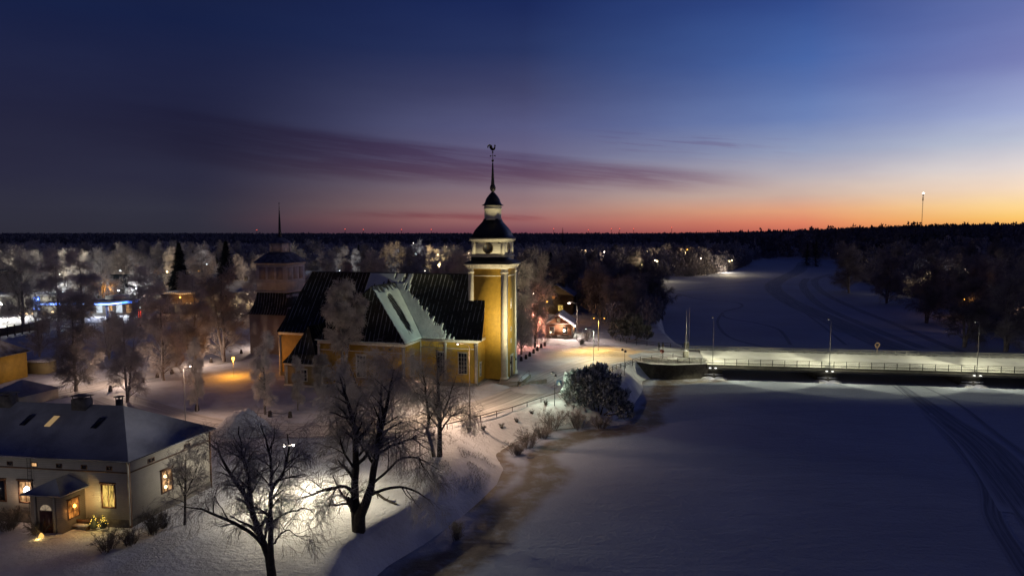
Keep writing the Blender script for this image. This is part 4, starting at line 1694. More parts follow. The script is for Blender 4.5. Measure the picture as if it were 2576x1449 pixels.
# lamps standing along the near edge of the bridge, arms reaching over the deck
for k, (px, ptop, lab) in enumerate([(1795, 805, 'tall slim lamp pole on the bridge edge just right of the masonry abutment'),
                                    (2078, 808, 'tall slim lamp pole rising from the middle pier of the bridge'),
                                    (2417, 812, 'tall slim lamp pole near the right end of the bridge'),
                                    (None, None, 'lamp pole on the bridge beyond the right edge')]):
    x = bl(px, 918) if px else PIERS[3]
    w = bo + bux * x + buy * (-.25)
    d = buy * 1.6
    T = lamp('bridge_lamp', lab, (w.x, w.y), 9.3, [(d.x, d.y)], GLOW_DIM, r=.075, z=0, group='lamps on the bridge')
    m = MB()
    m.tube([(0, 0, -1.1), (0, 0, 0)], .09, 6)
    m.build('bracket', IRON, T)
    for s_ in (-1, 1):
        m = MB()
        q = bux * (s_ * .55)
        m.lathe([(.04, -.75), (.26, -.68), (.26, -.6), (.05, -.5)], (q.x, q.y - .2), 8)
        m.build('pier_light', emis('pier_white', (1, 1, .92), 1.6), T)
    for tx in (-9.5, 0, 9.5):
        if k == 0 and tx < 0:
            tx = -6.0
        tg = bux * tx + buy * (1.6 + 2.7)
        spot(T, (d.x, d.y, 9.2), (tg.x, tg.y, 0), 1500 if tx else 750, (1.0, .955, .62), 92, .22, .25)
    point(T, (-.1, -.6, -1.6), 12, (1, .95, .8), .1)

t = lamp('flag_pole', 'tall thin pole beside the stone box post at the left end of the bridge', G(1725, 903), 10.6, [], GLOW_W, z=0, cat='pole')
t = lamp('flag_pole', 'tall thin pole across the road at the left end of the bridge', G(1733, 876), 9.6, [], GLOW_W, z=0, cat='pole')
p = G(1747, 872)
t = thing('marker_post', 'short leaning marker post sticking out of the ice beyond the bridge', 'post', (p[0] + 1, p[1] + 9, -3))
m = MB()
m.tube([(0, 0, -.5), (-.5, 0, 4.6)], [.11, .09], 6)
m.build('post', GALV, t)
for (px, py, lab) in ((1725, 902, 'pale stone box post at the near left end of the bridge railing'), (1726, 879, 'pale stone box post at the far left end of the bridge railing')):
    p = G(px, py)
    t = thing('stone_post', lab, 'post', (p[0] + .15, p[1] + .5, 0), -.15)
    m = MB()
    m.box(-.52, .52, -.4, .4, -.5, 1.55)
    m.build('pillar', mat('post_stone', (.26, .25, .21), .9, var=.4, vscale=3, bump=.03), t)
    m = MB()
    m.box(-.5, .5, -.38, .38, 1.552, 1.72)
    m.build('snow_cap', SNOW, t)
# lifebuoy stand
w = bo + bux * bl(2209, 893, .2) + buy * (BW - .5)
w = Vector((S(2209, 865, 150)[0], 150.3))
t = thing('lifebuoy_stand', 'round lifebuoy on a post at the far railing of the bridge', 'lifebuoy', (w.x, w.y, 0))
m = MB()
m.tube([(0, 0, 0), (0, 0, 1.5)], .08, 6)
m.slab([(-.3, .05, 1.35), (.3, .05, 1.35), (.38, .05, 1.75), (-.38, .05, 1.75)], (0, .05, 0))
m.build('stand', mat('dull_orange', (.30, .20, .14), .7), t)
m = MB()
a = np.linspace(0, 2 * math.pi, 19)
m.tube([(.46 * math.cos(q), 0, 2.1 + .46 * math.sin(q)) for q in a], .15, 7)
m.build('ring', MATS['dull_orange'], t)
m = MB()
m.tube([(-.33, 0, 2.1), (.33, 0, 2.1)], .04, 5)
m.tube([(-.18, 0, 1.95), (-.18, 0, 2.25)], .03, 5)
m.tube([(.18, 0, 1.95), (.18, 0, 2.25)], .03, 5)
m.build('rope', IRON, t)


# ------------------------------------------------------------------ fences
def rail_fence(name, label, pts, hts, step, r=.035, body=IRON, ph=1.05, snow=False):
    P = [Vector((x, y, max(H(x, y), ICE))) for x, y in pts]
    T = thing(name, label, 'fence', tuple(P[0]))
    L = [0]
    for a, b2 in zip(P[:-1], P[1:]):
        L.append(L[-1] + (b2 - a).length)

    def at(s):
        for i in range(len(P) - 1):
            if s <= L[i + 1] or i == len(P) - 2:
                f = (s - L[i]) / (L[i + 1] - L[i])
                return P[i].lerp(P[i + 1], f)
    m = MB()
    n = int(L[-1] / step)
    for k in range(n + 1):
        q = at(L[-1] * k / n) - P[0]
        m.box(q.x - .05, q.x + .05, q.y - .05, q.y + .05, q.z - .3, q.z + ph)
    m.build_split('post', body, T)
    for hh in hts:
        m = MB()
        pp_ = [at(L[-1] * k / (n * 1)) - P[0] for k in range(n + 1)]
        m.tube([(q.x, q.y, q.z + hh) for q in pp_], r, 5)
        m.build('rail', body, T)
    return T


RB = [G(*p) for p in [(1718, 899), (1660, 905), (1605, 909), (1572, 918), (1545, 932), (1525, 950)]]
rail_fence('guard_rail', 'steel railing curving down the bank from the bridge to the dark spruces', RB, (1.1, .75, .45), 2.6, .045)
RA = [G(*p) for p in [(1480, 975), (1430, 993), (1360, 1012), (1300, 1029), (1215, 1052), (1180, 1064), (1110, 1084), (1030, 1100), (950, 1108)]]
rail_fence('guard_rail', 'long low road railing running under the church street lamps above the bank', RA, (.75,), 3.2, .07, body=mat('dark_timber', (.05, .035, .03), .9), ph=.75)
RCf = [G(*p) for p in [(1718, 876), (1660, 874), (1620, 870), (1575, 864), (1548, 856), (1535, 847)]]
rail_fence('guard_rail', 'far roadside railing below the frosted shrub left of the bridge', RCf, (1.05, .65, .35), 2.6, .045)

# churchyard stones with chains
STn = [(1311, 908), (1323, 903), (1332.6, 896), (1342, 889), (1352, 883), (1361.5, 876), (1370.7, 872)]
STs = [(496, 1036), (619.5, 1045), (679, 1048), (730, 1050)]
STw = [(278, 986), (359, 963), (396, 952), (432.6, 941), (531, 913), (560, 905), (607, 890)]
GB = {'n': '%s dark boundary stone from the church tower in the row at its right', 's': '%s dark boundary stone from the left by the road before the churchyard', 'w': '%s dark boundary stone from the left along the lit churchyard path'}
GD = {}
first = None
ORD = ['first', 'second', 'third', 'fourth', 'fifth', 'sixth', 'seventh', 'eighth', 'ninth', 'tenth', 'eleventh']
for key, lst in (('n', STn), ('s', STs), ('w', STw)):
    for q_, (px, py) in enumerate(lst):
        g = G(px, py)
        GD[key] = GB[key] % ORD[q_]
        if first is None:
            first = thing('boundary_stone', GD[key], 'boundary stone', (g[0], g[1], H(*g)), 0, 'boundary stones ' + {'n': 'right of the tower', 's': 'by the road', 'w': 'along the path'}[key])
            m = MB()
            m.lathe([(.34, -.2), (.32, .3), (.24, .8), (.14, .98), (.03, 1.02)], (0, 0), 7)
            m.build('stone', mat('boundary_dark', (.05, .04, .035), .95), first)
            m = MB()
            m.lathe([(.15, .985), (.12, 1.07), (.02, 1.1)], (0, 0), 6)
            m.build('snow_cap', SNOW, first)
        else:
            dup(first, (g[0], g[1], H(*g)), random.random() * 6, 1.0, GD[key], 'boundary stones ' + {'n': 'right of the tower', 's': 'by the road', 'w': 'along the path'}[key])
for key, lst, lab in (('n', STn, 'sagging chain strung between the dark stones right of the tower'), ('s', STs[1:], 'sagging chain strung between the stones by the road')):
    P = [Vector(world_of(*p)) for p in lst]
    m = MB()
    for a, b2 in zip(P[:-1], P[1:]):
        m.tube([tuple(a.lerp(b2, f_) + Vector((0, 0, .8 - 1.2 * f_ * (1 - f_))) - P[0]) for f_ in np.linspace(0, 1, 7)], .03, 4)
    tag(m.build('chain', IRON, None, loc=tuple(P[0])), lab, 'chain')


# ------------------------------------------------------------------ lamps with light
def lit(T, off, power, color, **kw):
    return point(T, off, power, color, **kw)


# park lamp behind the foreground trees
T = lamp('park_lamp', 'short park lamp with two heads between the two big bare trees', G(730, 1243), 5.0, [(-.42, -.1), (.42, .1)], GLOW_W, r=.055, headsize=(.36, .24, .12), body=IRON)
for s_ in (-1, 1):
    spot(T, (s_ * .5, 0, 5.1), (s_ * 1.1 + 2.2, -1.6, 0), 1250, (1.0, .86, .56), 138, .8, .12)
    point(T, (s_ * .5, -.1, 5.0), 330, (1.0, .89, .70), .12)
# street lamp over the road in front of the church
T = lamp('street_lamp', 'tall street lamp with curved arm in front of the church nave', G(1182, 1062), 11.0, [(-1.7, .4)], GLOW_P, r=.085, body=mat('lamp_timber', (.16, .13, .11), .8))
spot(T, (-1.7, .4, 11.1), (-1.5, .9, 0), 2600, (1.0, .66, .42), 150, .5, .15)
point(T, (-1.7, .4, 11.05), 260, (1.0, .72, .52), .2)
fl = thing('wall_flood_light', 'flood light on a bracket at the eave of the church transept', 'flood light', (-20.3, 112.4, 7.6))
m = MB()
m.tube([(0, 0, 0), (.3, 2.4, .4)], .05, 6)
m.build('bracket', IRON, fl)
m = MB()
m.slab([(-.2, -.1, -.12), (.2, -.1, -.12), (.2, -.1, .16), (-.2, -.1, .16)], (0, .16, 0))
m.build('housing', IRON, fl)
spot(fl, (.05, -.25, -.05), (15.0, -20.5, -9.0), 2000, (1.0, .74, .50), 72, .5, .05)
# lamp behind the manor roof
g = S(467, 1068, 94.5)
T = lamp('street_lamp', 'tall street lamp standing behind the manor roof beside the churchyard', (g[0], g[1]), 8.0, [(.8, .35)], GLOW_P, r=.07)
spot(T, (.8, .35, 8.1), (4.0, -3.0, 0), 330, (1.0, .62, .40), 150, .5, .15)
point(T, (.8, .35, 7.9), 150, (1.0, .70, .54), .2)
# next lamp of the same street, farther left
# orange globe in the churchyard
T = lamp('churchyard_lamp', 'small glowing orange lamp on a thin pole left of the church', G(588, 945), 3.6, [(.0, -.02)], GLOW_O, r=.04, headsize=(.42, .42, .06))
m = MB()
m.lathe([(.05, 3.15), (.24, 3.3), (.30, 3.5), (.24, 3.7), (.05, 3.8)], (0, -.02), 8)
m.build('globe', GLOW_O, T)
point(T, (0, -.1, 3.0), 330, (1, .38, .03), .25)
# flood lamp by the crossing
T = lamp('flood_lamp', 'lamp post with two dark flood heads beside the crossing sign below the church stairs', G(1395, 1017), 4.7, [(-.32, .2), (.1, -.2)], GLOW_DIM, r=.05, body=IRON, headsize=(.42, .34, .26))
spot(T, (-.45, .25, 4.75), (-8.5, 18.0, 28.0), 9500, (1.0, .84, .48), 106, .8, .15)
spot(T, (-.30, -.45, 4.8), (-25.6, 15.4, 12.9), 3100, (.76, 1.0, .80), 31, .8, .15)
point(T, (-.2, .3, 4.3), 240, (.85, 1.0, .72), .2)
T = lamp('flood_lamp', 'lamp post with two dark flood heads right of the yellow lit snow mound', G(1571, 944), 4.4, [(-.45, .1), (.1, 0)], GLOW_DIM, r=.05, body=IRON, headsize=(.42, .34, .26))
spot(T, (-.5, .1, 4.4), (-34.0, -6.0, 9.0), 1500, (.72, 1.0, .82), 70, .6, .15)
# tall greenish light that reaches the church roof
# cottage lamp
T = lamp('street_lamp', 'street lamp with long curved arm and bright pinkish head over the red cottage', G(1451, 852), 8.9, [(-2.0, .2)], GLOW_P, r=.07)
m = MB()
m.lathe([(.05, 8.95), (.3, 9.0), (.36, 9.12), (.2, 9.22)], (-2.0, .2), 8)
m.build('lamp_glass', GLOW_P, T)
spot(T, (-2.0, .1, 8.9), (-2.6, -5.0, 0), 2000, (1.0, .76, .64), 118, .5, .2)
point(T, (-2.4, -1.6, 7.4), 260, (1.0, .78, .66), .2)
# double headed orange
T = lamp('street_lamp', 'two armed street lamp with orange lit pole beside the dark riverside shrub', G(1505, 883), 7.3, [(-1.1, 0), (1.3, .1)], GLOW_O, r=.09, headsize=(.7, .28, .14))
spot(T, (-.9, -.1, 7.5), (-.2, -2.8, 0), 1800, (1.0, .60, .14), 128, .5, .1)
T = lamp('street_lamp', 'slim street lamp with pale lit pole just left of the two armed orange lamp', G(1493, 908), 6.5, [(-1.6, .5)], emis('green_white', (.85, 1, .88), 4), r=.08, body=mat('pale_pole', (.5, .5, .47), .5))
spot(T, (-.9, 0, 6.7), (-.6, -2.0, 0), 450, (.88, 1.0, .80), 140, .5, .1)
# lamp among the frosted trees right of the tower (warm red light)
g = G(1352, 868)
T = lamp('street_lamp', 'warm street lamp half hidden in the frosted tree right of the church tower', g, 7.0, [(-.9, -.3)], GLOW_P, r=.07)
point(T, (-1.2, -2.4, 6.2), 2100, (1.0, .36, .24), .2)
# signs
t = thing('crossing_sign', 'square pedestrian crossing sign on a thin pole at the road edge', 'sign', world_of(1406, 1001))
m = MB()
m.tube([(0, 0, 0), (0, 0, 2.1)], .035, 6)
m.build('pole', GALV, t)
m = MB()
m.box(-.42, .42, -.04, 0, 2.0, 2.9)
sg = m.build('sign_plate', mat('sign_blue', (.03, .06, .11), .5), t)
m = MB()
m.slab([(-.30, -.045, 2.12), (.30, -.045, 2.12), (0, -.045, 2.76)], (0, -.006, 0))
m.build('white_triangle', mat('sign_white', (.5, .5, .46), .5), sg)
m = MB()
m.lathe([(.02, 2.52), (.045, 2.55), (.02, 2.59)], (0, -.06), 6)
m.slab([(-.03, -.053, 2.35), (.03, -.053, 2.35), (.04, -.053, 2.5), (-.03, -.053, 2.5)], (0, -.006, 0))
m.slab([(-.03, -.053, 2.36), (.0, -.053, 2.36), (-.09, -.053, 2.18), (-.12, -.053, 2.18)], (0, -.006, 0))
m.slab([(.0, -.053, 2.36), (.03, -.053, 2.36), (.12, -.053, 2.18), (.09, -.053, 2.18)], (0, -.006, 0))
m.build('walking_figure', MATS['sign_blue'], sg)
t = thing('round_sign', 'round dark red traffic sign on a thin pole before the bridge', 'sign', (G(1665, 912)[0], G(1665, 912)[1], 0))
m = MB()
m.tube([(0, 0, 0), (0, 0, 2.0)], .035, 6)
m.build('pole', GALV, t)
m = MB()
m.slab([(.45 * math.cos(q), 0, 2.35 + .45 * math.sin(q)) for q in np.linspace(0, 2 * math.pi, 21)[:-1]], (0, -.03, 0))
m.build('sign_plate', mat('sign_red', (.16, .03, .02), .5), t)
p = world_of(1371, 869)
t = thing('wooden_post', 'thin upright post at the end of the stone row by the road bend', 'post', p)
m = MB()
m.tube([(0, 0, 0), (0, 0, 3.0)], .07, 6)
m.build('post', BROWNW, t)
m = MB()
m.box(-.12, .12, -.10, .10, 2.6, 3.0)
m.build('cap', BROWNW, t)
p = G(1445, 985)
t = thing('marker_post', 'short dark marker post at the left edge of the big dark spruces', 'post', (p[0], p[1], H(*p)))
m = MB()
m.tube([(0, 0, -.2), (0, 0, 1.5)], .06, 6)
m.build('post', IRON, t)


# ------------------------------------------------------------------ people
def person(label, loc, rz, sc, colr, stride):
    T = thing('person', label, 'person', loc, rz)
    J = {'hip': (0, 0, .95), 'waist': (0, 0, 1.1), 'chest': (0, 0, 1.34), 'neck': (0, .01, 1.5), 'head0': (0, .02, 1.6), 'head1': (0, .02, 1.74),
         'lh': (.1, 0, .9), 'lk': (.11, .14 * stride, .5), 'la': (.11, .10 * stride, .09), 'lt': (.12, .26 * stride + .1, .04),
         'rh': (-.1, 0, .9), 'rk': (-.11, -.02, .48), 'ra': (-.11, -.24 * stride, .09), 'rt': (-.12, -.10 * stride, .04),
         'ls': (.2, 0, 1.42), 'le': (.27, -.08, 1.15), 'lw': (.26, .06, .92), 'lf': (.25, .1, .83),
         'rs': (-.2, 0, 1.42), 're': (-.27, .02, 1.15), 'rw': (-.24, .16, .95), 'rf': (-.22, .2, .87)}
    rad = {'hip': .16, 'waist': .15, 'chest': .17, 'neck': .065, 'head0': .095, 'head1': .1, 'lh': .1, 'lk': .075, 'la': .05, 'lt': .045,
           'rh': .1, 'rk': .075, 'ra': .05, 'rt': .045, 'ls': .085, 'le': .06, 'lw': .045, 'lf': .04, 'rs': .085, 're': .06, 'rw': .045, 'rf': .04}
    names = list(J)
    E_ = [('hip', 'waist'), ('waist', 'chest'), ('chest', 'neck'), ('neck', 'head0'), ('head0', 'head1'), ('hip', 'lh'), ('lh', 'lk'), ('lk', 'la'), ('la', 'lt'),
          ('hip', 'rh'), ('rh', 'rk'), ('rk', 'ra'), ('ra', 'rt'), ('chest', 'ls'), ('ls', 'le'), ('le', 'lw'), ('lw', 'lf'), ('chest', 'rs'), ('rs', 're'), ('re', 'rw'), ('rw', 'rf')]
    me = bpy.data.meshes.new('body')
    me.from_pydata([J[n] for n in names], [(names.index(a), names.index(b2)) for a, b2 in E_], [])
    o = bpy.data.objects.new('body', me)
    COL.objects.link(o)
    o.parent = T
    md = o.modifiers.new('skin', 'SKIN')
    for i, n in enumerate(names):
        sv = me.skin_vertices[0].data[i]
        sv.radius = (rad[n], rad[n] * .85)
        sv.use_root = (n == 'hip')
    o.modifiers.new('sub', 'SUBSURF').levels = 1
    o.modifiers['sub'].render_levels = 1
    me.materials.append(colr)
    m = MB()
    m.lathe([(.12, 1.66), (.125, 1.74), (.10, 1.82), (.03, 1.86)], (0, .02), 9)
    m.build('hat', mat('wool_hat', (.05, .04, .04), .9), T)
    m = MB()
    m.lathe([(.24, .78), (.22, 1.0), (.19, 1.2), (.22, 1.38), (.12, 1.5)], (0, 0), 10)
    m.build('coat', colr, T)
    T.scale = (sc, sc, sc)
    return T


pg = G(1658, 885)
person('person in dark clothes walking on the road just before the bridge', (pg[0], pg[1], H(*pg) + .06), 1.2, 1.08, mat('dark_coat', (.012, .012, .02), .8), 1)
pg = G(1668, 882)
person('shorter person in dark clothes half hidden behind the round sign', (pg[0] + .1, pg[1] + .6, H(*pg) + .06), 1.5, .98, mat('brown_coat', (.04, .028, .022), .85), .6)


# ------------------------------------------------------------------ vegetation
def obj_rand_mat(name, c1, c2, vs=.5, lo=.65, hi=1.25):
    m = bpy.data.materials.new(name)
    m.use_nodes = True
    b = NB(m.node_tree)
    p = m.node_tree.nodes['Principled BSDF']
    p.inputs['Roughness'].default_value = .95
    p.inputs['Specular IOR Level'].default_value = .1
    t = b.n('ShaderNodeTexCoord')
    oi = b.n('ShaderNodeObjectInfo')
    c = b.mix(b.rng(b.noise(t.outputs['Object'], vs, 4, .6), .35, .65), tuple(c1) + (1,), tuple(c2) + (1,))
    k = b.rng(oi.outputs['Random'], 0, 1, lo, hi, smooth=False)
    cc = b.n('ShaderNodeCombineColor')
    for i in range(3):
        b.put(cc.inputs[i], k)
    b.put(p.inputs['Base Color'], b.mix(1.0, c, cc.outputs[0], 'MULTIPLY'))
    MATS[name] = m
    return m


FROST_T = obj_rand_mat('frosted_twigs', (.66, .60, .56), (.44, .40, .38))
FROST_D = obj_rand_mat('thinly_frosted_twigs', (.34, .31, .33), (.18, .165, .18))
FROST_B = obj_rand_mat('frosted_trunk', (.20, .17, .16), (.36, .33, .31), 1.0)


def unit(v):
    return v / (np.linalg.norm(v, axis=-1, keepdims=True) + 1e-9)


def spawn(rs, P, Rr, m, L, ang, up=0.0, droop=0.0, K=4, rscale=.6, u0=.2, u1=1.0, lenfall=.5, jit=.12, taper=.35, rmin=.006, rmax=None, bylen=False):
    N, Kp = P.shape[:2]
    if bylen:
        pl_n = np.linalg.norm(np.diff(P, axis=1), axis=2).sum(1)
        idx = rs.choice(N, N * m, p=pl_n / pl_n.sum())
    else:
        idx = np.repeat(np.arange(N), m)
    n = len(idx)
    u = rs.uniform(u0, u1, n)
    s = np.clip(u * (Kp - 1), 0, Kp - 1.001)
    i = s.astype(int)
    f = (s - i)[:, None]
    base = P[idx, i] * (1 - f) + P[idx, i + 1] * f
    tan = unit(P[idx, i + 1] - P[idx, i])
    r0 = Rr[idx, i] * (1 - f[:, 0]) + Rr[idx, i + 1] * f[:, 0]
    rnd = unit(rs.normal(size=(n, 3)))
    perp = unit(rnd - tan * (rnd * tan).sum(1, keepdims=True))
    a = np.radians(rs.uniform(ang[0], ang[1], n))[:, None]
    d = tan * np.cos(a) + perp * np.sin(a)
    d[:, 2] += up
    d = unit(d)
    ln = L * rs.uniform(.65, 1.2, n) * (1 - lenfall * (u - u0) / (u1 - u0 + 1e-6))
    out = [base]
    cur = base
    for k in range(1, K):
        cur = cur + d * (ln / (K - 1))[:, None]
        out.append(cur)
        d = d + rs.normal(size=(n, 3)) * jit
        d[:, 2] -= droop
        d = unit(d)
    P2 = np.stack(out, 1)
    r = np.maximum(r0 * rscale, rmin)
    if rmax is not None:
        r = np.minimum(r, rmax)
    R2 = r[:, None] * np.linspace(1, taper, K)[None]
    return P2, np.maximum(R2, rmin * .6)


def resample(pts, rad, K):
    pts = np.array(pts, float)
    L = np.concatenate([[0], np.cumsum(np.linalg.norm(np.diff(pts, axis=0), axis=1))])
    q = np.linspace(0, L[-1], K)
    P = np.stack([np.interp(q, L, pts[:, i]) for i in range(3)], 1)
    return P, np.interp(q / L[-1], np.linspace(0, 1, len(rad)), rad)


def stems_world(stems, K=9):
    PP, RR = zip(*[resample(p, r, K) for p, r in stems])
    return np.stack(PP), np.stack(RR)


def finish_tree(name, label, cat, origin, wood, crown, mats, group=None):
    T = thing(name, label, cat, origin, 0, group)
    w = MB()
    for P, Rr, n in wood:
        w.tubes(P, Rr, n)
    w.build('trunk', mats[0], T, smooth=True)
    c = MB()
    for P, Rr, n in crown:
        c.tubes(P, Rr, n)
    c.build('crown', mats[1], T)
    return T


def big_tree(name, label, cat, basepx, Y, stems, seed, p, mats):
    """foreground bare tree: stems traced at their own distance, given as photo positions"""
    rs = np.random.RandomState(seed)
    b = S(basepx[0], basepx[1], Y)
    o = (b[0], Y, H(b[0], Y))
    st = []
    for k, (pts, rad, dy) in enumerate(stems):
        q = []
        for j, (x, y) in enumerate(pts):
            f = j / (len(pts) - 1)
            w = S(x, y, Y + dy * f)
            q.append((w[0] - o[0], w[1] - o[1], w[2] - o[2]))
        st.append((q, rad))
    P0, R0 = stems_world(st, 11)
    P0[1:, 1:] += rs.normal(size=P0[1:, 1:].shape) * .05
    a1 = spawn(rs, P0, R0, p['n1'], p['l1'], (28, 60), .12, p.get('d1', .03), 7, .5, p.get('u0', .25), 1.0, .45, .13, .3, .015, bylen=True)
    a2 = spawn(rs, *a1, p['n2'], p['l2'], (25, 60), .05, p.get('d2', .08), 6, .55, .2, 1, .4, .16, .3, .010, bylen=True)
    a3 = spawn(rs, *a2, p['n3'], p['l3'], (20, 60), 0, p.get('d3', .22), 5, .6, .15, 1, .3, .2, .4, .011, bylen=True)
    a4 = spawn(rs, *a3, p['n4'], p['l4'], (15, 60), -.1, p.get('d4', .45), 4, .7, .1, 1, .3, .15, .5, p.get('rt', .0085), bylen=True)
    return finish_tree(name, label, cat, o, [(P0, R0, 9), (a1[0], a1[1], 6)], [(a2[0], a2[1], 4), (a3[0], a3[1], 3), (a4[0], a4[1], 3)], mats)


# tree 2 (thick forked trunk in the light)
Y2 = 60.2
big_tree('birch_tree', 'big bare weeping tree with thick forked trunk and broken stub in the brightest lamp light', 'tree', (901, 1333), Y2, [
    ([(902, 1338), (899, 1305), (893, 1270), (891, 1235), (893, 1200), (896, 1170), (894, 1120), (893, 1080), (884, 1040), (866, 985), (853, 940)], [.62, .50, .36, .33, .29, .24, .19, .12, .04], 1),
    ([(903, 1338), (904, 1300), (916, 1275), (930, 1243), (938, 1207), (942, 1160), (951, 1108), (968, 1045), (982, 985), (990, 930)], [.60, .48, .33, .30, .26, .20, .12, .04], -1),
    ([(897, 1168), (915, 1150), (938, 1130), (951, 1092), (955, 1030), (960, 960)], [.17, .15, .13, .10, .03], 2),
    ([(886, 1240), (878, 1226), (860, 1223), (836, 1229), (795, 1241), (745, 1257)], [.17, .15, .12, .09, .02], -2),
    ([(890, 1285), (880, 1262), (876, 1252)], [.28, .24, .20], -1),
    ([(932, 1245), (956, 1231), (1007, 1222), (1058, 1240), (1092, 1272)], [.16, .13, .10, .07, .02], 2),
    ([(942, 1150), (960, 1135), (990, 1118), (1041, 1101), (1080, 1130)], [.13, .11, .08, .02], -2),
    ([(930, 1225), (965, 1190), (1010, 1150), (1050, 1150), (1085, 1200)], [.13, .11, .08, .02], 3),
    ([(893, 1180), (870, 1150), (850, 1090), (842, 1040)], [.12, .10, .06, .02], 2),
], 21, dict(n1=13, l1=3.0, n2=7, l2=1.8, n3=5, l3=1.3, n4=3, l4=.9, d2=.10, d3=.28), (BARK, TWIG))
Y1 = 50.8
big_tree('birch_tree', 'leaning bare tree with many slim stems cut by the bottom edge of the picture', 'tree', (684, 1462), Y1, [
    ([(686, 1475), (682, 1430), (674, 1385), (654, 1348), (637, 1290), (620, 1250), (600, 1222), (586, 1200), (558, 1158), (545, 1110)], [.38, .33, .24, .20, .16, .11, .03], 1),
    ([(684, 1430), (682, 1385), (681, 1340), (681, 1296), (679, 1245), (690, 1215), (719, 1187), (727, 1146), (722, 1090)], [.26, .22, .18, .15, .12, .09, .03], -1),
    ([(679, 1248), (684, 1194), (682, 1146), (672, 1112), (655, 1070)], [.13, .11, .08, .03], 1),
    ([(637, 1290), (627, 1235), (625, 1194), (614, 1158), (604, 1105), (600, 1070)], [.14, .12, .09, .03], -1),
    ([(660, 1370), (648, 1350), (622, 1335), (591, 1315), (546, 1296), (505, 1281), (455, 1272)], [.15, .13, .11, .08, .02], -1.5),
    ([(684, 1320), (690, 1306), (720, 1289), (768, 1279), (790, 1290)], [.10, .08, .06, .02], 1),
    ([(676, 1380), (700, 1345), (725, 1330), (745, 1350)], [.09, .07, .05, .015], -2),
], 22, dict(n1=12, l1=2.6, n2=6, l2=1.6, n3=5, l3=1.1, n4=3, l4=.85, d2=.08, d3=.25, u0=.2), (BARK, TWIG))
big_tree('birch_tree', 'bare twin stemmed tree on the bank to the right of the thick forked tree', 'tree', (1105, 1149), 80.7, [
    ([(1106, 1152), (1106, 1120), (1106, 1090), (1106, 1040), (1103, 988), (1100, 930), (1098, 880)], [.36, .28, .24, .18, .10, .03], 1),
    ([(1092, 1150), (1084, 1115), (1075, 1088), (1078, 1040), (1071, 980), (1060, 920)], [.24, .20, .16, .10, .03], -1),
    ([(1106, 1070), (1120, 1030), (1135, 985), (1150, 940)], [.13, .10, .07, .02], -1),
    ([(1106, 1090), (1130, 1050), (1165, 1035), (1195, 1060)], [.12, .10, .07, .02], 1),
    ([(1104, 1050), (1080, 1010), (1045, 985), (1020, 1000)], [.12, .10, .07, .02], 1),
], 23, dict(n1=15, l1=3.0, n2=7, l2=1.8, n3=5, l3=1.1, n4=3, l4=.8, d2=.07, d3=.15, rt=.011), (BARK, TWIG))
big_tree('frosted_tree', 'wide frosted tree between the road and the church front, behind the forked tree', 'tree', (960, 1092), 88.5, [
    ([(960, 1095), (958, 1050), (955, 1000), (950, 955), (945, 915)], [.3, .24, .17, .10, .03], 1),
    ([(960, 1060), (985, 1010), (1005, 960), (1015, 915)], [.18, .14, .09, .03], -1),
    ([(958, 1060), (925, 1010), (895, 965), (880, 925)], [.18, .14, .09, .03], 2),
    ([(960, 1045), (1000, 1010), (1040, 980), (1060, 985)], [.15, .11, .07, .02], 2),
    ([(958, 1050), (910, 1020), (865, 1000), (830, 1010)], [.15, .11, .07, .02], -2),
], 24, dict(n1=14, l1=3.4, n2=7, l2=1.9, n3=5, l3=1.1, n4=5, l4=.8, d2=.05, d3=.12, rt=.013), (FBARK, mat('light_frost', (.50, .45, .44), .95, color2=(.34, .30, .30), vscale=.6)))
big_tree('small_tree', 'small bare tree in front of the side wall of the manor house', 'tree', (465, 1320), 61.3, [
    ([(465, 1322), (466, 1280), (466, 1240), (467, 1190), (468, 1140)], [.13, .11, .09, .06, .02], 0),
    ([(466, 1255), (450, 1210), (435, 1165)], [.06, .05, .02], 1),
    ([(466, 1250), (485, 1205), (500, 1160)], [.06, .05, .02], -1),
], 25, dict(n1=12, l1=1.7, n2=7, l2=.9, n3=6, l3=.6, n4=3, l4=.35, d2=.0, d3=.02, d4=.05), (BARK, TWIG))


def gen_birch(seed, h, wid, frost, twn=11, l3=1.5, r=.018, low=.12, droop=.30, stems=1):
    rs = np.random.RandomState(seed)
    st = []
    for k in range(stems):
        a = rs.uniform(0, 6.28)
        t_ = .0 if k == 0 else .16
        pts = [(0, 0, -.4)] + [(t_ * z * math.cos(a) + rs.normal() * .12, t_ * z * math.sin(a) + rs.normal() * .12, z) for z in np.linspace(.1, 1, 7) * h * (1 if k == 0 else .85)]
        st.append((pts, [.018 * h, .015 * h, .011 * h, .006 * h, .02]))
    P0, R0 = stems_world(st, 10)
    a1 = spawn(rs, P0, R0, 28 // stems + 2, wid, (35, 68), .30, .05, 6, .4, low, 1, .50, .10, .3, .02)
    a2 = spawn(rs, *a1, 11, wid * .5, (25, 60), .05, .10, 5, .5, .2, 1, .4, .14, .3, .014)
    a3 = spawn(rs, *a2, int(twn * 1.35), l3, (20, 65), 0, droop, 4, .7, .1, 1, .3, .18, .5, r, rmax=r * 1.5)
    return [(P0, R0, 7), (a1[0], a1[1], 4)], [(a2[0], a2[1], 3), (a3[0], a3[1], 3)]


PARK = (0, -500, 0)
VAR = []
for k, (h, wd, tw, l3, dr, stm) in enumerate([(16, 4.2, 13, 1.5, .32, 1), (16, 5.4, 13, 1.5, .22, 2), (16, 3.2, 13, 1.3, .34, 1), (16, 6.4, 13, 1.6, .10, 3), (16, 4.8, 12, 1.6, .18, 2)]):
    VAR.append((gen_birch(100 + k, h, wd, True, tw, l3, .026, .08, dr, stm), h))
USED = {}


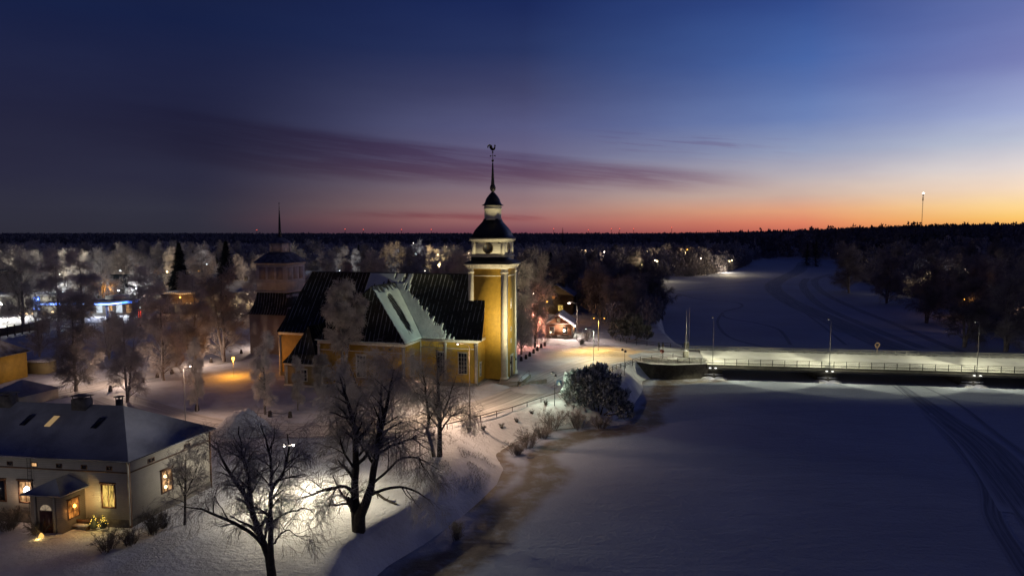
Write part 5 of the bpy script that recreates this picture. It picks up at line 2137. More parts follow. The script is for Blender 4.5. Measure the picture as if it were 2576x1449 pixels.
def place_tree(kind, variant, loc, h, label, group, rz=None, mats=(None, None), cat='tree', wide=1.0):
    key = (kind, variant)
    sc = h / VAR[variant][1]
    rz = random.random() * 6.28 if rz is None else rz
    if key not in USED:
        wood, crown = VAR[variant][0]
        T = finish_tree(kind, label, cat, loc, wood, crown, mats, group)
        T.rotation_euler = (0, 0, rz)
        T.scale = (sc * wide, sc * wide, sc)
        USED[key] = T
        return T
    return dup(USED[key], loc, rz, (sc * wide, sc * wide, sc), label, group)


# individually placed frosted trees: (x, y of foot, y of top, variant, widening, label)
KEY = [
    (1345, 874, 655, 1, .66, 'tall frosted tree lit reddish right behind the church tower'),
    (1312, 892, 690, 0, .8, 'slimmer frosted tree pressed against the right side of the church tower'),
    (412, 957, 745, 0, 1.0, 'frosted birch with straight dark trunk in the middle of the churchyard'),
    (492, 933, 700, 2, 1.0, 'narrow frosted birch left of the spreading bare tree in the churchyard'),
    (564, 911, 690, 4, 1.1, 'spreading frosted tree beside the path left of the bell tower'),
    (191, 985, 770, 0, 1.2, 'broad frosted birch nearest the manor roof at left'),
    (320, 1012, 800, 4, .9, 'frosted birch standing between the two churchyard lamps at left'),
    (353, 832, 690, 0, .9, 'frosted birch beside the red price sign'),
    (208, 828, 640, 2, 1.2, 'tall frosted birch in front of the blue lit canopy'),
    (496, 1038, 860, 2, .7, 'thin frosted birch behind the manor roof, next to the tall lamp'),
    (668, 1042, 850, 2, .9, 'hanging frosted birch in the snowy yard below the bell tower'),
    (750, 1030, 905, 2, .8, 'small frosted birch just left of the sacristy'),
    (635, 860, 690, 2, .9, 'slender frosted birch left of the bell tower wall'),
    (100, 900, 790, 3, .8, 'low round frosted tree by the small yellow shed'),
    (275, 905, 800, 3, .9, 'round frosted tree behind the churchyard birches'),
    (455, 880, 770, 3, .8, 'dim round frosted tree beyond the churchyard path'),
    (150, 850, 650, 0, 1.0, 'tall frosted birch over the blue lit sign'),
    (60, 820, 640, 1, 1.0, 'tall frosted birch at far left beside the dark block'),
]
random.seed(11)
for (x, yb, yt, v, wd, lab) in KEY:
    g = G(x, yb)
    z = H(*g)
    top = S(x, yt, g[1])[2]
    place_tree('frosted_birch', v, (g[0], g[1], z), top - z, lab, None, mats=(FROST_B, FROST_T), wide=wd)

# bright frosted birch in front of the church roof: dense hanging clumps
wood, crown = gen_birch(301, 16, 3.0, True, 22, 1.1, .034, .40, .42, 2)
VAR.append(((wood, crown), 16))
gx = S(861, 990, 112.5)
zt = S(861, 722, 112.5)[2]
MATS['bright_frost'] = obj_rand_mat('bright_frost', (.62, .57, .53), (.40, .36, .34), .9, 1, 1)
place_tree('frosted_birch', 5, (gx[0], 112.5, 0), zt, 'bright frosted birch standing against the dark church roof', None, rz=1.0, mats=(FROST_B, MATS['bright_frost']), wide=1.05)
wood, crown = gen_birch(302, 16, 4.0, True, 18, 1.3, .026, .10, .30, 3)
VAR.append(((wood, crown), 16))
for (x, Yd, yt, lab, wd) in ((812, 108, 880, 'low frosted tree between the sacristy and the forked tree', .9), (872, 104, 905, 'frosted tree hiding the lower church wall', .9)):
    gx = S(x, 990, Yd)
    place_tree('frosted_thicket_tree', 6, (gx[0], Yd, 0), S(x, yt, Yd)[2], lab, None, mats=(FROST_B, FROST_T), wide=wd)


# exclusion zones for scattered trees
EXC = [(G(455, 760)[0], 262, 13), (G(572, 752)[0], 272, 13), (G(455, 760)[0] * .93, 245, 9), (G(572, 752)[0] * .93, 252, 9), (S(230, 790, 216)[0], 216, 26), (S(40, 790, 225)[0], 222, 22), (-50, 140, 40), (-20, 130, 40), (12, 180, 16), (17, 200, 12), (S(600, 790, 225)[0], 228, 22),
       (S(460, 790, 225)[0], 225, 12), (S(200, 800, 190)[0], 185, 20), (S(90, 850, 170)[0], 165, 25)]


def scatter(n, cond, seed, dmin, yr, xr):
    rs = np.random.RandomState(seed)
    out = []
    tries = 0
    while len(out) < n and tries < 60000:
        tries += 1
        y = yr[0] * (yr[1] / yr[0]) ** rs.uniform()
        x = y * rs.uniform(*xr)
        if not cond(x, y):
            continue
        if any(math.hypot(x - a, y - b2) < r for a, b2, r in EXC):
            continue
        dm = dmin * (1 + (y - yr[0]) / 500)
        if any(abs(x - a) < dm and abs(y - b2) < dm for a, b2 in out):
            continue
        out.append((x, y))
    return out


def dry(x, y, mg=4.0):
    a, b2 = np.array([x]), np.array([y])
    if inside(a, b2, RIVER)[0] or seg_dist(a, b2, RIVER, True)[0] < mg:
        return False
    return min(seg_dist(a, b2, ROAD1)[0], seg_dist(a, b2, ROAD2)[0], seg_dist(a, b2, LANE)[0]) > 5


rs_ = np.random.RandomState(5)
for (n, cond, seed, dm, yr, xr, lab, grp, mats, hr, kn) in [
    (120, lambda x, y: dry(x, y), 1, 7.5, (205, 560), (-.80, -.06), 'pale frosted town tree among many behind the church and the filling station', 'frosted trees of the town', (FROST_B, FROST_T), (13, 20), 'frosted_town_tree'),
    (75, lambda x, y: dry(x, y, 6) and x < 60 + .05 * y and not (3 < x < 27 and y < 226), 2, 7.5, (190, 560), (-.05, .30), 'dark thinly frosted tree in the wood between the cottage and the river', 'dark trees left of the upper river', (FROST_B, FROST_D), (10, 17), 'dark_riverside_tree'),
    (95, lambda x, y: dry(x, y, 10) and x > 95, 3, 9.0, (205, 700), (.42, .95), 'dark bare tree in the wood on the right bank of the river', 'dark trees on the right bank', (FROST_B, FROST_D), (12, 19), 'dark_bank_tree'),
]:
    for (x, y) in scatter(n, cond, seed, dm, yr, xr):
        v = rs_.randint(0, 5)
        hh_ = rs_.uniform(*hr)
        ppx = 1288 + F * x / y
        if kn == 'frosted_town_tree':
            pl_c = 'at the far left edge' if ppx < 110 else 'above the blue filling station' if ppx < 380 else 'around the two black spruces' if ppx < 640 else 'behind the bell tower' if ppx < 830 else 'beyond the left half of the church ridge' if ppx < 1010 else 'beyond the church ridge near the tower'
        elif kn == 'dark_riverside_tree':
            pl_c = 'just right of the clock tower' if ppx < 1400 else 'above the red cottage' if ppx < 1500 else 'left of the upper river' if ppx < 1640 else 'by the far river bend'
        else:
            pl_c = 'by the far river bend' if ppx < 2200 else 'on the point of the right bank' if ppx < 2330 else 'about the right bank house lights' if ppx < 2450 else 'at the right edge'
        ad_ = {0: 'drooping', 1: 'two stemmed', 2: 'narrow', 3: 'wide three stemmed', 4: 'round crowned'}[v]
        sz_ = 'tall' if hh_ > (hr[0] + hr[1]) / 2 else 'low'
        dp_ = 'near' if y < 300 else 'distant'
        lab = '%s %s %s %s tree %s' % (dp_, sz_, ad_, 'pale frosted' if kn == 'frosted_town_tree' else 'dark bare', pl_c)
        place_tree(kn, v, (x, y, H(x, y)), hh_, lab, grp, rz=rs_.uniform(0, 6.28), mats=mats, wide=rs_.uniform(.85, 1.25))
for (x, yb, yt, v, wd, lab) in [
    (1640, 800, 700, 4, 1.2, 'large dark tree overhanging the ice left of the upper river'), (1600, 812, 700, 1, 1.3, 'large dark tree above the frosted roadside shrub'),
    (1545, 815, 710, 4, 1.2, 'dark spreading tree between the cottage and the upper river'), (1510, 800, 690, 3, 1.1, 'dark bushy tree behind the two armed lamp'),
    (1660, 770, 680, 3, 1.0, 'dark round tree at the water edge above the bridge'),
    (2135, 722, 622, 3, 1.2, 'first dark tree on the point of the right bank'), (2425, 845, 690, 4, 1.1, 'tall dark tree leaning over the right bank near the bridge'),
    (2530, 855, 675, 1, 1.2, 'tall dark tree at the right edge above the lit bank'), (2330, 790, 655, 1, 1.2, 'tall dark tree on the right bank beside the house lights'),
    (2230, 745, 640, 4, 1.2, 'dark tree halfway along the right bank')]:
    g = G(x, yb)
    z = H(*g)
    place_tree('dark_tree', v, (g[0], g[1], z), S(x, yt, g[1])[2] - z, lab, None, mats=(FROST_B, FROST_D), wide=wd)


# conifers
def spruce_mesh(seed, h, r0, n_lv=46, per=11, cards=7):
    rs = np.random.RandomState(seed)
    C, D, Wd = [], [], []
    for k in range(n_lv):
        f = k / (n_lv - 1)
        z = h * (.06 + .93 * f)
        rr = r0 * (1 - f) ** .85 * rs.uniform(.85, 1.12) + .12
        for j in range(per):
            a = rs.uniform(0, 6.28)
            rb = rr * rs.uniform(.7, 1.15)
            for q in range(cards):
                t_ = (q + rs.uniform()) / cards
                c = np.array([math.cos(a) * rb * t_, math.sin(a) * rb * t_, z - rb * .32 * t_ + .12 * t_ * t_ * rb])
                d = np.array([math.cos(a) * .42, math.sin(a) * .42, -.12]) + rs.normal(size=3) * .14
                w = np.array([-math.sin(a), math.cos(a), 0]) * .17 + rs.normal(size=3) * .06
                C.append(c)
                D.append(d * (1.2 - .5 * f))
                Wd.append(w)
    return np.array(C), np.array(D), np.array(Wd)


def spruce(name, label, px, yb, yt, r0, seed, m_=NEEDLE, group=None, k_=1.0):
    g = G(px, yb)
    z = H(*g)
    h = S(px, yt, g[1])[2] - z
    T = thing(name, label, 'tree', (g[0], g[1], z), 0, group)
    m = MB()
    m.tube([(0, 0, -.3), (0, 0, h * .97)], [.03 * h * .5, .02], 7)
    m.build('trunk', BARK, T)
    m = MB()
    c_, d_2, w_2 = spruce_mesh(seed, h, r0, per=11 if k_ == 1 else 19)
    m.cards(c_, d_2 * k_, w_2 * k_)
    m.build('crown', m_, T)
    return T


spruce('spruce_tree', 'tall black spruce left, in front of the pale frosted trees', 455, 760, 612, 5.4, 31, k_=2.0)
spruce('spruce_tree', 'tall black spruce right of the other, above the long snowy roof', 572, 752, 608, 5.6, 32, k_=2.0)
spruce('spruce_tree', 'small dark spruce tip rising behind the church ridge', 1098, 724, 672, 2.2, 33)
spruce('spruce_tree', 'darkest spruce on the ice edge at the end of the upper river', 2052, 662, 600, 7.0, 34)
spruce('spruce_tree', 'second dark spruce beside the one at the end of the upper river', 2030, 660, 612, 6.0, 36)
spruce('spruce_tree', 'pointed spruce breaking the horizon right of the clock tower', 1415, 640, 573, 5, 35)


def shaggy_bush(name, label, loc, lobes, n, seed, mt, size=.32, cat='shrub', stemmat=BARK):
    """evergreen mass: tufts turned up and outward over several lobes (cx,cy,cz,rx,ry,rz)"""
    rs = np.random.RandomState(seed)
    T = thing(name, label, cat, loc)
    C, D, Wd = [], [], []
    tot = sum(l[3] * l[5] for l in lobes)
    w = MB()
    for l in lobes:
        w.tube([(l[0] * .3, l[1] * .3, -.4), (l[0], l[1], l[2])], [.14, .05], 5)
        k = int(n * l[3] * l[5] / tot)
        v = unit(rs.normal(size=(k, 3)))
        v[:, 2] = np.where(v[:, 2] < -.55, -v[:, 2], v[:, 2])
        rad = rs.uniform(.45, 1.06, k) ** .45
        bump = 1 + .22 * np.sin(v[:, 0] * 7 + seed) * np.sin(v[:, 1] * 6 + 1) + .15 * np.sin(v[:, 2] * 9 + 2)
        p_ = v * (rad * bump)[:, None] * np.array([l[3], l[4], l[5]]) + np.array(l[:3])
        d = v * .7 + np.array([0, 0, .8]) + rs.normal(size=(k, 3)) * .35
        d = unit(d) * (size * rs.uniform(.6, 1.4, k))[:, None]
        ww = unit(np.cross(d, rs.normal(size=(k, 3)))) * size * .32
        C.append(p_)
        D.append(d)
        Wd.append(ww)
    w.build('stems', stemmat, T)
    m = MB()
    m.cards(np.concatenate(C), np.concatenate(D), np.concatenate(Wd))
    m.build('foliage', mt, T)
    return T


g = G(1505, 1015)
zb = H(*g)
shaggy_bush('mountain_pine', 'big dark rounded evergreen clump on the bank below the road junction', (g[0], g[1], zb),
            [(-3.6, .3, 3.1, 2.0, 2.2, 3.6), (-1.2, .4, 3.4, 2.5, 2.6, 3.9), (1.3, 0, 3.0, 2.4, 2.5, 3.3), (.3, 1.0, 5.1, 1.3, 1.5, 2.6), (3.0, -.6, 1.5, 2.0, 2.1, 2.4), (4.2, -1.0, .2, 1.4, 1.6, 1.5)],
            9500, 41, NEEDLEF, .34, 'evergreen')
g = G(1585, 862)
shaggy_bush('frosted_shrub', 'large rounded frosted shrub behind the far roadside railing', (g[0], g[1] + 4, 0),
            [(-2.0, 0, 2.5, 2.6, 2.6, 3.0), (1.2, 0, 3.0, 2.8, 2.8, 3.6), (4.0, 0, 1.6, 2.3, 2.3, 2.3)], 5200, 42,
            mat('frosted_leaf', (.07, .075, .065), .95, color2=(.20, .20, .19), vscale=.9), .34)


def twig_bush(name, label, loc, h, w, seed, mt=None, n0=26, group=None, rt=.008):
    rs = np.random.RandomState(seed)
    st = []
    for k in range(n0):
        a = rs.uniform(0, 6.28)
        rr = w * rs.uniform(.05, .9) ** .8
        b0 = .25 * rr
        hh = h * rs.uniform(.6, 1.0)
        st.append(([(b0 * math.cos(a), b0 * math.sin(a), -.3), (rr * .6 * math.cos(a), rr * .6 * math.sin(a), hh * .55), (rr * math.cos(a), rr * math.sin(a), hh)], [.035, .02, .008]))
    P0, R0 = stems_world(st, 6)
    a1 = spawn(rs, P0, R0, 8, h * .35, (20, 60), .1, .02, 4, .6, .2, 1, .4, .12, .4, .009)
    a2 = spawn(rs, *a1, 8, h * .18, (20, 70), .05, .05, 3, .7, .1, 1, .3, .2, .5, rt)
    T = thing(name, label, 'bush', loc, 0, group)
    m = MB()
    m.tubes(P0, R0, 4)
    m.build('stems', FBARK, T)
    m = MB()
    m.tubes(a1[0], a1[1], 3)
    m.tubes(a2[0], a2[1], 3)
    m.build('twigs', mt or mat('frosty_bush', (.26, .235, .22), .95, color2=(.13, .115, .105), vscale=1.2), T)
    return T


BU = [
    (1330, 1108, 2.6, 2.6, 'bare frosted willow bush at the foot of the lamp lit bank'), (1300, 1125, 1.8, 2.0, 'lowest of the frosted bushes on the lamp lit bank'),
    (1388, 1066, 2.8, 3.0, 'wide frosted bush left of the big evergreen clump'), (1365, 1085, 1.8, 2.2, 'low frosted bush between the two larger bank bushes'),
    (1455, 1062, 2.6, 3.2, 'greyish frosted thicket below the big evergreen clump'), (1510, 1062, 2.0, 2.6, 'frosted thicket at the shore under the evergreen clump'),
    (1425, 1040, 2.0, 2.4, 'small frosted bush directly under the left side of the evergreen clump'),
    (1478, 858, 2.6, 2.8, 'pale frosted bush beside the cottage porch lamp'), (1462, 866, 1.6, 1.6, 'small frosted bush by the cottage corner'),
    (1148, 1283, 1.8, 1.0, 'small bare bush at the bank edge near the river'),
    (385, 1345, 2.2, 1.3, 'bare garden bush in front of the manor house corner'), (270, 1385, 1.5, 1.9, 'dark low garden bush in front of the manor house'),
    (330, 1372, 1.4, 1.4, 'low dark garden bush between two others near the footpath'), (105, 1345, 1.4, 2.2, 'dark rounded shrub left of the manor door'),
    (40, 1310, 1.8, 2.0, 'frosted hedge bush at the far left under the manor windows'), (205, 1318, .9, 1.6, 'low hedge bush right of the manor door'),
    (20, 1330, 1.5, 1.8, 'leftmost frosted garden bush'), (410, 1330, 1.4, .9, 'thin bare shrub by the manor side wall'),
    (960, 1000, 2.4, 2.6, 'frosted bush hiding the church wall base'),
    (1070, 985, 2.2, 2.4, 'frosted bush in front of the church nave'),
]
for k, (x, y, h, w, lab) in enumerate(BU):
    g = G(x, y)
    if y > 1030 and x > 1280:
        g = G(x, y, -2.0)
    z = max(H(*g), ICE)
    twig_bush('frosted_bush' if x > 700 else 'garden_bush', lab, (g[0], g[1], z), h, w, 60 + k,
              None if x > 700 else mat('dark_bush', (.12, .105, .095), .95, color2=(.06, .052, .046), vscale=1.0), rt=.010 if y < 1150 else .007)
# tufts under the road railing
RS_LAB = '%s small dark shrub from the left in the row under the road railing'
for k, (x, y) in enumerate([(1045, 1103), (1090, 1094), (1180, 1070), (1215, 1059), (1262, 1047), (1300, 1036), (1338, 1025), (1372, 1014), (1415, 1000)]):
    g = G(x, y)
    T0 = twig_bush('railing_shrub', RS_LAB % ORD[0], (g[0], g[1] - .6, H(g[0], g[1] - .6)), .6, .6, 95, BARK, 12, 'shrubs under the road railing') if k == 0 else \
        dup(T0, (g[0], g[1] - .6, H(g[0], g[1] - .6)), k * 1.3, random.uniform(.8, 1.3), RS_LAB % ORD[k])

# grass tufts on the abutment and bank
rs = np.random.RandomState(8)
n = 2600
px_ = rs.uniform(27.5, 41, n)
py_ = 138.9 + rs.uniform(0, 3.6, n) ** 1.0 + .16 * np.abs(px_ - 34)
hgt = rs.uniform(.2, .75, n)
C = np.stack([px_, py_, .04 + hgt * .45], 1)
D = np.stack([rs.normal(size=n) * .14, rs.normal(size=n) * .14 - .05, hgt * .5], 1)
Wd = np.stack([rs.uniform(.01, .03, n), rs.uniform(-.02, .02, n), np.zeros(n)], 1)
m = MB()
m.cards(C, D, Wd)
tag(m.build('frosty_grass', mat('frosty_grass', (.30, .30, .27), .95, color2=(.5, .5, .5), vscale=2)), 'frosty dry grass on top of the masonry abutment', 'grass', None, 'stuff')
n = 9000
cx_, cy_ = G(1190, 1180, -1.0)
px_ = cx_ + rs.normal(size=n) * 7
py_ = cy_ + rs.normal(size=n) * 4.5
hz = terrain_h(px_, py_)
ok = (hz > -2.6) & (vnoise(px_ * .5, py_ * .5) > .45)
px_, py_, hz = px_[ok], py_[ok], hz[ok]
n = len(px_)
hgt = rs.uniform(.15, .5, n)
m = MB()
m.cards(np.stack([px_, py_, hz + hgt * .45], 1), np.stack([rs.normal(size=n) * .12, rs.normal(size=n) * .12, hgt * .5], 1), np.stack([rs.uniform(.008, .02, n), rs.uniform(-.02, .02, n), np.zeros(n)], 1))
tag(m.build('dry_grass', MATS['frosty_grass']), 'dry grass poking through the snow on the bank', 'grass', None, 'stuff')


# snow heaps
def heap(label, px, py, r, h, seed, sx=1.0):
    g = G(px, py)
    z = H(*g)
    rs = np.random.RandomState(seed)
    n, k = 30, 10
    V = []
    for j in range(k + 1):
        f = j / k
        for i in range(n):
            a = 2 * math.pi * i / n
            x, y = r * f * math.cos(a) * sx, r * f * math.sin(a)
            nz = fbm(np.array([x + seed * 9.0]), np.array([y]), .8, 4)[0]
            V.append((x, y, h * (1 - f ** 1.6) * (.6 + .8 * nz) - .25 * f))
    Q = [(j * n + i, j * n + (i + 1) % n, (j + 1) * n + (i + 1) % n, (j + 1) * n + i) for j in range(k) for i in range(n)]
    m = MB()
    m.add(V, np.array(Q))
    tag(m.build('snow_pile', SNOW, None, loc=(g[0], g[1], z), smooth=True), label, 'snow pile')


heap('tall ploughed snow pile beside the road above the leaning tree', 610, 1085, 4.2, 3.0, 1)
heap('low smooth snow pile at the foot of the church stairs', 1340, 980, 4.2, .9, 2, 1.1)
heap('yellow lit snow mound on the island under the orange lamp', 1530, 890, 4.4, .8, 3, 1.5)
heap('snow pile against the church wall left of the stairs', 1238, 975, 2.6, .7, 4, 1.6)
heap('snow ridge left by the plough in the churchyard behind the manor', 330, 945, 3.0, 1.0, 5, 2.0)
heap('dark snow hummock near the parked car at left', 385, 882, 5.0, 1.8, 6, 1.6)

# fallen log by the forked tree
g = G(968, 1262)
t = thing('fallen_log', 'fallen broken branch lying on the snow right of the forked trunk', 'log', (g[0], g[1], H(*g)), -.5)
m = MB()
m.tube([(-1.4, 0, .9), (0, 0, .35), (1.5, 0, .1)], [.16, .13, .10], 7)
m.build('log', BARK, t)
m = MB()
m.tube([(-1.0, 0, .7), (-1.1, .3, .1)], [.07, .04], 5)
m.tube([(.3, 0, .3), (.5, .1, .75)], [.05, .02], 5)
m.build('broken_branch', BARK, t)

# christmas lights and bench at the manor
wv_ = org + uxh * (HW - 2.3) + uyh * (-1.0)
t = thing('light_bush', 'little shrub wound with yellow fairy lights under the lit manor window', 'fairy lights', (wv_.x, wv_.y, 0))
m = MB()
rs = np.random.RandomState(4)
for cxx in (-.42, .42):
    for k in range(34):
        f = rs.uniform() ** .7
        a = rs.uniform(0, 6.28)
        r = .38 * (1 - f) + .04
        x, y, z = cxx + r * math.cos(a), r * math.sin(a), .45 + 1.0 * f
        m.lathe([(.004, z - .028), (.028, z), (.004, z + .028)], (x, y), 5, cap=False)
m.build('fairy_lights', GLOW_Y, t)
m = MB()
for cxx in (-.42, .42):
    m.lathe([(.3, .3), (.36, .5), (.04, 1.5)], (cxx, 0), 7)
m.build('shrub', NEEDLE, t)
point(t, (0, -.5, .9), 5, (1, .7, .2), .3)
wv_ = org + uxh * (HW - 5.6) + uyh * (-3.4)
t = thing('ground_lantern', 'small round yellow glowing lantern on the snow before the manor door', 'lantern', (wv_.x, wv_.y, 0))
m = MB()
m.lathe([(.05, .05), (.2, .15), (.22, .35), (.12, .55), (.03, .65)], (0, 0), 8)
m.build('glow_body', emis('lantern_glow', (1, .55, .14), 1.3), t)
m = MB()
m.lathe([(.22, 0), (.22, .05)], (0, 0), 8)
m.build('foot', IRON, t)
point(t, (0, -.35, .4), 3, (1, .65, .2), .1)
wv_ = org + uxh * (HW - 3.9) + uyh * (-1.2)
t = thing('garden_bench', 'small snow covered garden bench by the manor wall', 'bench', (wv_.x, wv_.y, 0), -.13)
m = MB()
m.box(-.8, .8, -.25, .25, .42, .48)
m.build('seat', BROWNW, t)
m = MB()
m.box(-.8, .8, .2, .26, .55, .95)
m.build('backrest', BROWNW, t)
for s_ in (-.7, .7):
    m = MB()
    m.box(s_ - .04, s_ + .04, -.22, .22, -.05, .42)
    m.build('leg', BROWNW, t)
m = MB()
m.box(-.78, .78, -.24, .18, .482, .6)
m.build('snow_cushion', SNOW, t)

# ------------------------------------------------------------------ the town at left
YG = 216.0
gc = S(225, 765, YG)
t = thing('filling_station', 'filling station with long blue neon canopy and white lit forecourt', 'filling station', (gc[0], YG, 0))
m = MB()
m.slab([(-13.2, -3.5, 4.3), (8.5, -3.5, 4.3), (13.2, 4, 4.5), (13.2, 10, 4.5), (-13.2, 10, 4.3)], (0, 0, .8))
m.build('canopy', mat('canopy_white', (.35, .35, .38), .6), t)
m = MB()
m.slab([(-13.3, -3.62, 4.45), (8.6, -3.62, 4.45), (8.6, -3.62, 4.95), (-13.3, -3.62, 4.95)], (0, .08, 0))
m.slab([(8.6, -3.60, 4.47), (13.3, 3.9, 4.6), (13.3, 3.9, 5.2), (8.6, -3.60, 4.97)], (.05, .05, 0))
nb_ = m.build('neon_band', GLOW_B, t)
m = MB()
m.slab([(-13.0, -3.72, 4.58), (8.6, -3.72, 4.58), (8.6, -3.72, 4.74), (-13.0, -3.72, 4.74)], (0, .08, 0))
m.slab([(8.65, -3.72, 4.6), (13.0, 3.7, 4.7), (13.0, 3.7, 4.95), (8.65, -3.72, 4.82)], (.05, .05, 0))
m.build('neon_tube', GLOW_BW, nb_)
m = MB()
m.box(-12, 11, 9, 17, -.5, 4.2)
m.box(1.5, 6.0, 6, 12, 4.8, 6.4)
m.build_split('shop_wall', mat('shop_white', (.5, .5, .5), .7), t)
for k in range(6):
    m = MB()
    m.box(-10 + k * 3.3, -8 + k * 3.3, 8.92, 9, .5, 3.2)
    m.build('shop_window', LIT_W if k % 2 else emis('shop_glow', (.8, .9, 1), .9), t)
for x in (-9, -1.5, 6):
    m = MB()
    m.box(x - .3, x + .3, -1.0, -.4, 0, 4.3)
    m.build('column', mat('column_blue', (.25, .3, .5), .5), t)
    m = MB()
    m.box(x + 1.0, x + 2.0, -1.2, -.5, 0, 1.9)
    m.box(x + 1.05, x + 1.95, -1.0, -.6, 1.9, 2.3)
    m.build('fuel_pump', mat('pump_white', (.6, .6, .6), .5), t)
for x in (-9, -3, 3, 9):
    spot(t, (x, 2, 4.2), (x, 0, 0), 520, (.92, .95, 1.0), 150, .5, .4)
point(t, (2.5, -4.6, 4.5), 120, (.3, .45, 1.0), .5)
# sign pylon
g = S(92, 765, 214)
t = thing('sign_pylon', 'tall blue and white glowing sign pylon left of the filling station', 'sign', (g[0], 214, 0))
m = MB()
m.box(-.9, 1.1, -.2, .2, -.5, 2.6)
m.box(-.95, 1.15, -.25, .25, 2.6, 7.0)
m.build('casing', mat('casing_grey', (.2, .2, .22), .5), t)
m = MB()
m.box(-.9, -.3, -.32, -.26, 2.9, 6.7)
m.box(-.05, 1.1, -.32, -.26, 2.7, 6.95)
pf = m.build('face', GLOW_B, t)
m = MB()
for k in range(4):
    m.box(-.8, -.42, -.38, -.33, 3.3 + k * .85, 3.8 + k * .85)
    m.box(.05 + .1 * (k % 2), .95, -.38, -.33, 3.0 + k * 1.0, 3.45 + k * 1.0)
m.build('lettering', GLOW_BW, pf)
g = S(352, 790, 200)
t = thing('price_sign', 'thin sign with a white lamp over rows of red figures', 'sign', (g[0], 200, 0))
m = MB()
m.box(-.5, .5, -.15, .15, -.5, 5.0)
m.build('board', IRON, t)
m = MB()
for k in range(4):
    m.box(-.35, -.05, -.2, -.16, 2.2 + k * .62, 2.6 + k * .62)
    m.box(.05, .35, -.2, -.16, 2.2 + k * .62, 2.6 + k * .62)
m.build('red_figures', GLOW_R, t)
m = MB()
m.box(-.3, .3, -.25, -.15, 4.8, 5.1)
m.build('top_lamp', GLOW_C, t)

fwb = dict(frame=WHITEP, bars=(1, 0), fw=.08, header=False)
xl = S(0, 790, 224)[0]
house('long_white_building', 'long low white walled building with a row of wall lamps left of the station', (xl - 14, 224, 0), (1, .04), (-.04, 1), 34, 12, 6.0, .6, mat('lit_render', (.52, .50, .44), .8), SNOW, 'flat', .3, cat='building',
      wins=[('f', 17 + k * 2.6, 1.0, 1.4, 1.5, GLASS, fwb) for k in range(5)])
tl_ = thing('flood_light', 'very bright flood light glaring at the far left edge', 'flood light', (S(2, 790, 212)[0], 212, 0))
m = MB()
m.tube([(0, 0, 0), (0, 0, 4.6)], .08, 6)
m.build('pole', IRON, tl_)
m = MB()
m.lathe([(.1, 4.3), (.55, 4.5), (.6, 5.0), (.1, 5.3)], (0, 0), 9)
m.build('bulb', GLOW_W, tl_)
point(tl_, (.5, -1, 5.2), 4200, (1, .96, .84), .3)
for k, (x, y) in enumerate([(52, 789), (66, 789), (80, 789), (111, 788), (131, 785)]):
    w = S(x, y, 223)
    if k == 0:
        W0 = thing('wall_lamp', 'first small warm wall lamp from the left in the row by the filling station', 'wall lamp', (w[0], 223.2, w[2]), 0, 'row of warm wall lamps')
        m = MB()
        m.lathe([(.05, -.3), (.3, -.2), (.34, .1), (.1, .3)], (0, 0), 7)
        m.build('bulb', emis('wall_warm', (1, .66, .36), 4), W0)
        m = MB()
        m.box(-.1, .1, .1, .9, .2, .32)
        m.build('bracket', IRON, W0)
    else:
        dup(W0, (w[0], 223.2, w[2]), 0, 1.0, '%s small warm wall lamp from the left in the row by the filling station' % ORD[k])
house('dark_block', 'dark box shaped building rising at the far left edge', (S(0, 735, 250)[0] - 18, 250, 0), (1, 0), (0, 1), 21.5, 14, 12.8, .5, mat('dark_clad', (.05, .04, .04), .8), mat('dark_flat_roof', (.08, .08, .09), .9), 'flat', .1, cat='building')
# long snowy roofed block behind the bell tower
xw = S(560, 760, 232)[0]
house('long_building', 'long two storey pale building with blue snowy roof left of the bell tower', (xw, 232, 0), (1, .02), (-.02, 1), 25, 12, 7.0, 3.2, WHITEB, ROOFSNOW, 'gable_x', .6, cat='building',
      wins=[('f', 1.5 + k * 2.4, 4.3, 1.3, 1.4, LIT_D if k in (2, 3, 5) else GLASS, fwb) for k in range(9)] + [('f', 1.5 + k * 2.4, 1.0, 1.3, 1.6, LIT_D if k in (3, 4, 5) else GLASS, fwb) for k in range(9)],
      chim=[(6, 6, 1, 1, 9.5, 11.5, STONE)])
wl_ = S(622, 743, 230)
t = thing('wall_lamp', 'bright warm lamp on the front of the long pale building', 'wall lamp', (wl_[0], 230.6, wl_[2]))
m = MB()
m.lathe([(.1, -.5), (.5, -.25), (.55, .15), (.15, .4)], (0, 0), 8)
m.build('bulb', GLOW_P, t)
m = MB()
m.box(-.08, .08, .2, 1.4, .3, .4)
m.build('bracket', IRON, t)
point(t, (0, -1.2, 0), 700, (1, .74, .46), .3)
xw = S(405, 760, 226)[0]
house('shop_building', 'low building with strings of tiny warm lights among the frosted trees', (xw, 226, 0), (1, 0), (0, 1), 17, 10, 6.6, .5, mat('dim_render', (.22, .18, .14), .8), SNOW, 'flat', .4, cat='building',
      wins=[('f', 3 + k * 2.3, .6, 1.3, 2.2, LIT_D if k % 2 else GLASS, fwb) for k in range(6)])
t = thing('light_string', 'string of tiny warm lights along the eave of the low shop building', 'fairy lights', (xw, 225.3, 0))
m = MB()
for k in range(15):
    for z in (6.9 + .35 * math.sin(k * .5), 3.6):
        x = 1.5 + k * .62
        m.lathe([(.01, z - .07), (.07, z), (.01, z + .07)], (x, 0), 5, cap=False)
m.build('bulbs', emis('string_warm', (1, .6, .25), 5), t)
house('green_roofed_house', 'house with dark sloping roof beside the bright floodlit tree', (S(232, 720, 262)[0], 262, 0), (1, .05), (-.05, 1), 17, 12, 5.5, 5.0, mat('dark_green_wall', (.05, .07, .06), .8), mat('dark_green_roof', (.05, .07, .075), .8), 'gable_x', .6, cat='house')
